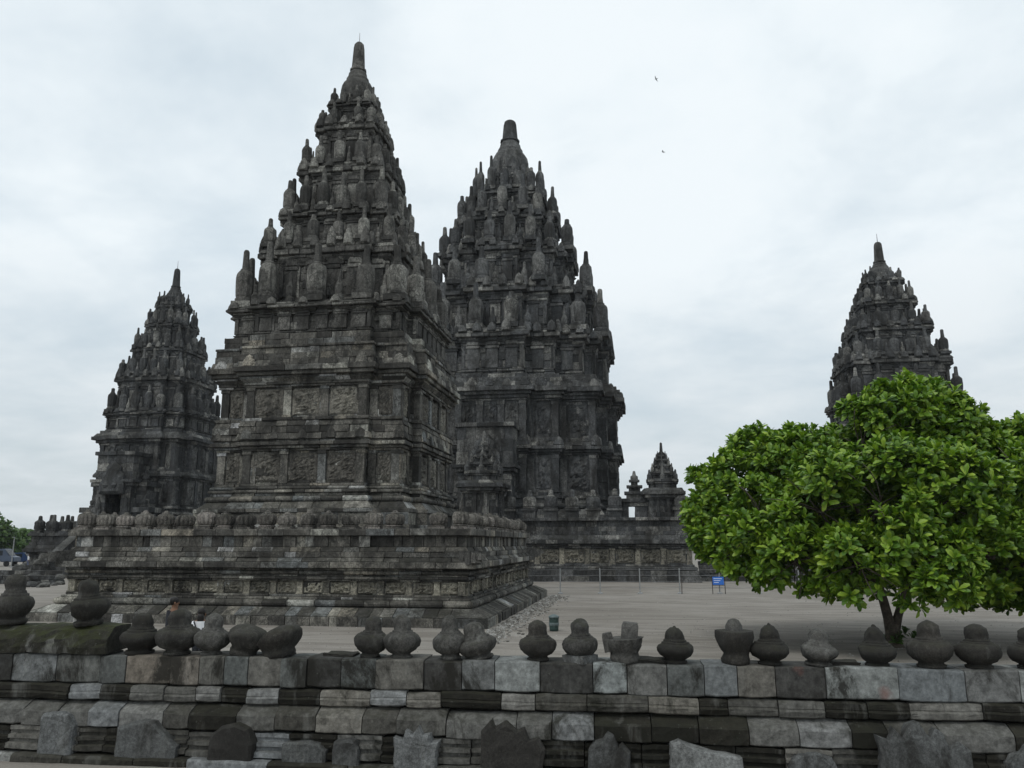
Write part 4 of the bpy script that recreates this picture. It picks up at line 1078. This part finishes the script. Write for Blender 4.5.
    V, F = rosettes(np.array(C2), np.array([(rn.gauss(0, .5), rn.gauss(0, .5), 1) for _ in C2]), .2, 7, 9)
    mesh_obj('sucker_leaves', [tuple(v) for v in V], F, M['weed'], T)
big_tree()

# ------------------------------------------------------------------ wire fence, sign, bin
def wire_fence():
    T = thing('wire_fence', 'thin wire fence on pale posts across the gravel before the tall temple', 'fence', (-6.2, 47.8, 0))
    x = -1.2; posts = []
    sl = (48.8 - 47.71) / (2.13 + 4.74)
    xs = [-.85 + 2.3 * i for i in range(9)]
    for xx in xs:
        mb = MB(); y = xx * sl
        mb.lathe([(.034, 0), (.034, 1.42), (.02, 1.44)], 8, xx, y, 0); mb.lathe([(.16, 0), (.15, .05), (.08, .08)], 10, xx, y, 0)
        mb.build('post', M['post'], T)
    mw = MB()
    for z in (.35, .7, 1.05, 1.38): mw.tube([(xs[0] - 3, (xs[0] - 3) * sl, z)] + [((a + b) / 2 if k else a, ((a + b) / 2 if k else a) * sl, z - (.03 if k else 0)) for a, b in zip(xs, xs[1:]) for k in (0, 1)] + [(xs[-1], xs[-1] * sl, z)], [.010] * (2 * len(xs)), 4)
    mw.build('wire', M['wire'], T)
    mp = MB(); p = onz(682, 594) - T.location; mp.tube([(p.x, p.y, 0), (p.x + .02, p.y, .95)], [.024, .02], 6); mp.build('stake', M['dark_wood'], T)
wire_fence()
def sign():
    p = onz(719, 594)
    T = thing('notice_board', 'small blue notice board on two dark legs beside the tree crown', 'sign', (p.x, p.y, 0), R(6))
    b = MB(); b.box(-.34, -.02, .52, .34, .02, .98); o = b.build('board', M['blue'], T); o.rotation_euler = (R(-12), 0, 0)
    w = MB()
    for i in range(3):
        w.box(-.24, -.028, .86 - i * .11, .24 - .1 * i, -.0215, .885 - i * .11)
    # pale lines of small writing, too far off to be read
    o2 = w.build('lettering', M['white'], o)
    for sx in (-1, 1):
        l = MB(); l.tube([(sx * .36, -.06, 0), (sx * .36, .0, 1.02)], [.022, .022], 6); l.build('leg', M['dark_wood'], T)
    l = MB(); l.tube([(-.36, -.03, .5), (.36, -.03, .5)], [.018, .018], 6); l.build('crossbar', M['dark_wood'], T)
sign()
def bin_():
    p = onz(554, 631)
    T = thing('litter_bin', 'small dark green banded bin on the gravel at the temple corner', 'bin', (p.x, p.y, 0))
    b = MB(); b.lathe([(.13, 0), (.15, .02), (.155, .1), (.165, .42), (.165, .44)], 20); b.build('drum', M['bin'], T, True)
    r = MB(); r.lathe([(.163, .17), (.168, .175), (.172, .27), (.168, .275)], 20); r.build('band', M['bin_band'], T, True)
    l = MB(); l.lathe([(.18, .43), (.185, .46), (.15, .50), (.06, .54), (.0, .545)], 20); l.build('lid', M['bin_band'], T, True)
bin_()

# ------------------------------------------------------------------ people
def person(loc, rz, h, label, top, bottom, long_hair=False, strap=False):
    T = thing('person', label, 'person', loc, rz)
    k = h / 1.75
    pts = {'pel': (0, 0, .95), 'wst': (0, -.01, 1.10), 'che': (0, .0, 1.30), 'shc': (0, 0, 1.43), 'nek': (0, .0, 1.52), 'hd0': (0, .015, 1.60), 'hd1': (0, .02, 1.68),
           'sl': (-.18, 0, 1.42), 'el': (-.23, .0, 1.14), 'wl': (-.24, .06, .90), 'hl': (-.24, .09, .80), 'sr': (.18, 0, 1.42), 'er': (.23, .0, 1.14), 'wr': (.22, .10, .92), 'hr': (.21, .15, .83),
           'll': (-.10, 0, .88), 'kl': (-.10, .02, .48), 'al': (-.10, -.01, .09), 'tl': (-.11, .14, .04), 'lr': (.10, 0, .88), 'kr': (.10, .03, .48), 'ar': (.10, .01, .09), 'tr': (.11, .16, .04)}
    rad = {'pel': .15, 'wst': .135, 'che': .155, 'shc': .11, 'nek': .058, 'hd0': .082, 'hd1': .088, 'sl': .065, 'el': .045, 'wl': .032, 'hl': .035, 'sr': .065, 'er': .045, 'wr': .032, 'hr': .035, 'll': .095, 'kl': .062, 'al': .042, 'tl': .035, 'lr': .095, 'kr': .062, 'ar': .042, 'tr': .035}
    ed = [('pel', 'wst'), ('wst', 'che'), ('che', 'shc'), ('shc', 'nek'), ('nek', 'hd0'), ('hd0', 'hd1'), ('shc', 'sl'), ('sl', 'el'), ('el', 'wl'), ('wl', 'hl'), ('shc', 'sr'), ('sr', 'er'), ('er', 'wr'), ('wr', 'hr'), ('pel', 'll'), ('ll', 'kl'), ('kl', 'al'), ('al', 'tl'), ('pel', 'lr'), ('lr', 'kr'), ('kr', 'ar'), ('ar', 'tr')]
    def skin(name, names, extra, mat, sc=1.0):
        idx = {n: i for i, n in enumerate(names)}
        E = [(idx[a], idx[b]) for a, b in ed if a in idx and b in idx]
        me = bpy.data.meshes.new(name); me.from_pydata([tuple(Vector(pts[n]) * k) for n in names], E, []); me.update()
        o = bpy.data.objects.new(name, me); link(o); o.parent = T
        md = o.modifiers.new('skin', 'SKIN')
        for n in names:
            sv = me.skin_vertices[0].data[idx[n]]; r = (rad[n] * sc + extra) * k; sv.radius = (r, r)
        me.skin_vertices[0].data[0].use_root = True
        ss = o.modifiers.new('sub', 'SUBSURF'); ss.levels = ss.render_levels = 2
        me.materials.append(mat); return o
    skin('body', list(pts), 0, M['skin'])
    skin('shirt', ['che', 'pel', 'wst', 'shc', 'sl', 'el', 'sr', 'er'], .018, top)
    skin('trousers', ['pel', 'll', 'kl', 'al', 'lr', 'kr', 'ar'], .016, bottom)
    hr = MB()
    hr.lathe([(.0, -.06), (.06, -.05), (.095, -.0), (.102, .05), (.09, .095), (.05, .12), (.01, .127)], 16, 0, -.012 * k, 1.645 * k, k, k)
    if long_hair: hr.lathe([(.06, -.24), (.085, -.2), (.09, -.05), (.07, .02)], 14, 0, -.05 * k, 1.64 * k, k, k)
    hr.build('hair', M['hair'], T, True)
    fc = MB()   # nose and ears
    fc.lathe([(.005, -.02), (.012, -.015), (.008, .02), (.003, .03)], 8, 0, .098 * k, 1.635 * k)
    for sx in (-1, 1): fc.lathe([(.008, -.03), (.018, -.015), (.02, .015), (.008, .03)], 8, sx * .092 * k, .01 * k, 1.635 * k)
    fc.build('face', M['skin'], T, True)
    if strap:
        s = MB(); s.tube([(-.14 * k, -.12, 1.47 * k), (-.04, -.20 * k, 1.3 * k), (.10, -.20 * k, 1.12 * k)], [.016, .016, .016], 6); s.build('strap', M['cloth_dark'], T)
    return T
p = ony(175, 598, 17.2); person((p.x, p.y, 0), R(-60), p.z - .0, 'man with short black hair in dark clothes behind the wall finials', M['cloth_dark'], M['cloth_dark'])
p = ony(202, 610, 17.0); person((p.x, p.y, 0), R(10), p.z, 'woman with black hair in white top with dark shoulder strap behind the wall', M['cloth_white'], M['cloth_dark'], True, True)
p = ony(29, 559, 84); person((p.x, p.y, 0), R(150), 1.7, 'distant visitor in white shirt beside the parked vehicles at far left', M['cloth_white'], M['cloth_blue'])

# ------------------------------------------------------------------ far left: vehicles, pole, trees, heaps of stones
def vehicle(px, Y, Lc, H, mat, label, cat, name, rz):
    p = ony(px, 560, Y)
    T = thing(name, label, cat, (p.x, p.y, 0), rz)
    pr = [(-.5, .28), (-.5, .62), (-.46, .95), (.22, 1.0), (.36, .60), (.49, .52), (.5, .28)]
    w = .85; bm = bmesh.new()
    a = [bm.verts.new((x * Lc, -w, z * H)) for x, z in pr]; b = [bm.verts.new((x * Lc, w, z * H)) for x, z in pr]; n = len(pr)
    for i in range(n): bm.faces.new((a[i], a[(i + 1) % n], b[(i + 1) % n], b[i]))
    bm.faces.new(list(reversed(a))); bm.faces.new(b); bmesh.ops.recalc_face_normals(bm, faces=bm.faces)
    bmesh.ops.bevel(bm, geom=bm.edges[:], offset=.07, segments=2, affect='EDGES')
    me = bpy.data.meshes.new('body'); bm.to_mesh(me); bm.free(); me.materials.append(mat); o = bpy.data.objects.new('body', me); link(o); o.parent = T
    for sy in (-1, 1):
        g = MB(); g.box(-.42 * Lc, sy * (w + .004) - .006, .62 * H, .2 * Lc, sy * (w + .004) + .006, .9 * H); g.build('window', M['glass'], T)
        for sx in (-.3, .32):
            t = MB(); t.lathe([(.1, -.1), (.32, -.1), (.34, 0), (.32, .1), (.1, .1)], 16); q = t.build('wheel', M['rubber'], T); q.location = (sx * Lc, sy * (w - .02), .33); q.rotation_euler = (math.pi / 2, 0, 0)
    ws = MB(); V = [(.235 * Lc, -w * .85, .95 * H), (.235 * Lc, w * .85, .95 * H), (.362 * Lc, w * .85, .63 * H), (.362 * Lc, -w * .85, .63 * H)]
    ws.add(V + [(x - .05, y, z - .02) for x, y, z in V], [(0, 1, 2, 3), (7, 6, 5, 4), (0, 4, 5, 1), (1, 5, 6, 2), (2, 6, 7, 3), (3, 7, 4, 0)])
    q = ws.build('windscreen', M['glass'], T); q.location.x = .03
vehicle(-2, 92, 4.8, 2.2, M['car_pale'], 'grey-blue van parked at the far left under the trees', 'van', 'parked_van', R(12))
vehicle(20, 96, 4.2, 1.7, M['car_blue'], 'small blue car parked at far left behind the white-shirted visitor', 'car', 'parked_car', R(5))
def pole():
    p = ony(11.5, 563, 88)
    T = thing('lamp_pole', 'thin pale pole standing before the far left trees', 'pole', (p.x, p.y, 0))
    m = MB(); m.tube([(0, 0, 0), (0, 0, 3.6)], [.07, .05], 8); m.build('shaft', M['post'], T)
    m = MB(); m.lathe([(.16, 0), (.16, .1), (.1, .12)], 10); m.build('foot', M['post'], T)
    m = MB(); m.box(-.05, -.3, 3.55, .05, .05, 3.63); m.build('lamp_head', M['post'], T)
pole()
FARM = []
def far_tree(x, y, h, r, seed, label):
    rn = random.Random(seed)
    T = thing('far_tree', label, 'tree', (x, y, 0), 0, 'trees beyond the temples')
    t = MB(); t.tube([(0, 0, 0), (.1, 0, h * .3), (0, .1, h * .6)], [.28, .2, .12], 8); t.build('trunk', M['bark'], T, True)
    C, A = [], []
    for _ in range(11):
        p = Vector((rn.gauss(0, r * .42), rn.gauss(0, r * .42), h * rn.uniform(.35, .82))); rr = r * rn.uniform(.32, .5)
        for _ in range(60):
            d = Vector((rn.gauss(0, 1), rn.gauss(0, 1), rn.gauss(.2, 1))).normalized(); q = p + d * rr * rn.uniform(.7, 1.1)
            if q.z > .5: C.append(tuple(q)); A.append(tuple(d + Vector((0, 0, .6))))
    V, F = rosettes(np.array(C), np.array(A), .75, 6, seed, .5)
    mesh_obj('crown', [tuple(v) for v in V], F, M['leaf_far'], T)
for i, (px, Y, top, r, lab) in enumerate([(-14, 130, 525, 4.5, 'dark far tree cut by the left frame edge'), (3, 140, 532, 4.0, 'bright green far tree behind the pale pole'), (19, 135, 536, 3.6, 'low light-green far tree between pole and left temple'), (-45, 130, 512, 5, 'far tree beyond the left edge of the picture'), (38, 150, 538, 4, 'low far tree mostly behind the left temple base')]):
    p = ony(px, top, Y); far_tree(p.x, p.y, p.z + .4, r, 40 + i, lab)
# hedge of far woods round the precinct (one mass)
rn = random.Random(77); C, A = [], []
for i in range(5200):
    a = rn.uniform(-1.15, 1.05); d = rn.uniform(230, 300); x, y = math.sin(a) * d, math.cos(a) * d
    hh = 5.2 + 2.2 * noise.noise(Vector((a * 14, 0, 0)))
    C.append((x, y, rn.uniform(.2, 1) ** .7 * hh)); A.append((rn.gauss(0, .5), rn.gauss(-.5, .4), 1))
V, F = rosettes(np.array(C), np.array(A), 1.9, 5, 4, .6)
o = mesh_obj('woods', [tuple(v) for v in V], F, M['leaf_far']); tag(o, 'distant belt of green woods along the horizon', 'woods', None, 'stuff')

def low_wall(name, label, x0, x1, y, h, seed, rz=0):
    rn = random.Random(seed); T = thing(name, label, 'wall', ((x0 + x1) / 2, y, 0), rz); L = (x1 - x0) / 2
    mb = MB(); stack(mb, rect(-L, -.35, L, .35), 0, [('f', .3, 0)] * max(1, int(h / .3)), .7, .03)
    floor(mb, rect(-L, -.35, L, .35), max(1, int(h / .3)) * .3 - .01)
    mb.build('masonry', M['stone_side'], T)
low_wall('low_wall', 'low dark stone wall behind the blue notice board', 4.4, 12, 66, 1.5, 3)
p = onz(30, 584)
low_wall('low_wall', 'low ruined stone wall at left, before the far left temple', p.x - 4, p.x + 1.5, p.y, .75, 4, .1)
low_wall('low_wall', 'long low stone wall in the distance under the far left vehicles', -62, -38, 63, .8, 5)
def boulders():
    rn = random.Random(8)
    spots = []
    for i in range(70):
        p = onz(rn.uniform(14, 62), rn.uniform(566, 588)); spots.append((p.x, p.y, rn.uniform(.12, .36) * p.y / 45))
    V, F = [], []
    mb = MB()
    for x, y, s in spots:
        bm = bmesh.new(); bmesh.ops.create_icosphere(bm, subdivisions=2, radius=s)
        off = Vector((x, y, 0))
        vs = []
        for v in bm.verts:
            q = v.co + noise.noise_vector(v.co * 2 + off) * .35 * s; vs.append((q.x * 1.2 + x, q.y + y, q.z * .75 + s * .3))
        mb.add(vs, [tuple(w.index for w in f.verts) for f in bm.faces]); bm.free()
    o = mb.build('rubble_heap', M['stone_side']); tag(o, 'heap of loose dark stones left of the nearest temple', 'rubble', None, 'stuff')
    mb = MB(); n = 0
    for _ in range(1500):
        u = rn.random(); x = -5.1 + abs(rn.gauss(0, .42)); y = rn.uniform(24, 46)
        s = rn.uniform(.02, .085) * (1.2 if rn.random() < .1 else .8)
        bm = bmesh.new(); bmesh.ops.create_icosphere(bm, subdivisions=1, radius=s)
        mb.add([(v.co.x * rn.uniform(.8, 1.2) + x, v.co.y * rn.uniform(.8, 1.2) + y, max(-.01, v.co.z * rn.uniform(.5, .9) + s * .3)) for v in bm.verts], [tuple(w.index for w in f.verts) for f in bm.faces]); bm.free()
    for _ in range(2600):      # pebbles thinly strewn over the yard
        y = rn.uniform(13, 46); x = rn.uniform(-.75 * y, .55 * y); s = rn.uniform(.012, .035)
        if -22.6 < x < -5.4 and 28 < y < 46: continue
        mb.add([(x + s, y, 0), (x - s * .5, y + s * .9, 0), (x - s * .6, y - s * .8, 0), (x, y, s * .8)], [(0, 1, 3), (1, 2, 3), (2, 0, 3)])
    o = mb.build('rubble', M['rubble']); tag(o, 'loose pale stone chips strewn along the foot of the nearest temple', 'rubble', None, 'stuff')
boulders()

# ------------------------------------------------------------------ birds
def bird(px, py, Y, rz, bank, label):
    p = ony(px, py, Y)
    T = thing('bird', label, 'bird', p, rz, 'birds in the sky'); T.rotation_euler = (0, bank, rz); T.scale = (.65, .65, .65)
    b = MB(); b.tube([(0, -.16, 0), (0, -.1, 0), (0, .02, 0), (0, .12, .01), (0, .17, .015)], [.012, .035, .045, .03, .01], 8); b.tube([(0, -.14, 0), (0, -.26, 0)], [.02, .035], 6)
    b.build('body', M['bird'], T, True)
    for sx in (-1, 1):
        w = MB(); w.add([(sx * .02, .06, .01), (sx * .02, -.07, .01), (sx * .22, -.02, .09), (sx * .22, .08, .10), (sx * .42, -.08, .05), (sx * .43, -.04, .055)] + [(sx * .02, .06, .0), (sx * .02, -.07, .0), (sx * .22, -.02, .08), (sx * .22, .08, .09), (sx * .42, -.08, .045), (sx * .43, -.04, .05)],
            [(0, 1, 2, 3), (3, 2, 4, 5), (9, 8, 7, 6), (11, 10, 8, 9), (0, 6, 7, 1), (1, 7, 8, 2), (2, 8, 10, 4), (4, 10, 11, 5), (5, 11, 9, 3), (3, 9, 6, 0)])
        w.build('wing', M['bird'], T)
bird(656, 79, 62, R(60), R(35), 'upper of two small dark birds flying in the cloudy sky')
bird(663, 152, 58, R(100), R(-50), 'lower of two small dark birds flying in the cloudy sky')

# ------------------------------------------------------------------ thin haze volume, added to lift the dark tones like veiling glare
def air():
    mb = MB(); mb.box(-170, -40, -1, 170, 330, 60)
    t = NT('glare_haze'); t.N.remove(t.b); v = t.node('ShaderNodeVolumePrincipled')
    v.inputs['Color'].default_value = (.86, .90, .95, 1); v.inputs['Density'].default_value = .00018; v.inputs['Anisotropy'].default_value = .2
    t.L.new(v.outputs[0], t.N['Material Output'].inputs['Volume'])
    o = mb.build('haze', t.m); tag(o, 'thin haze over the whole temple yard, added to lift the dark tones', 'haze', None, 'stuff')
air()
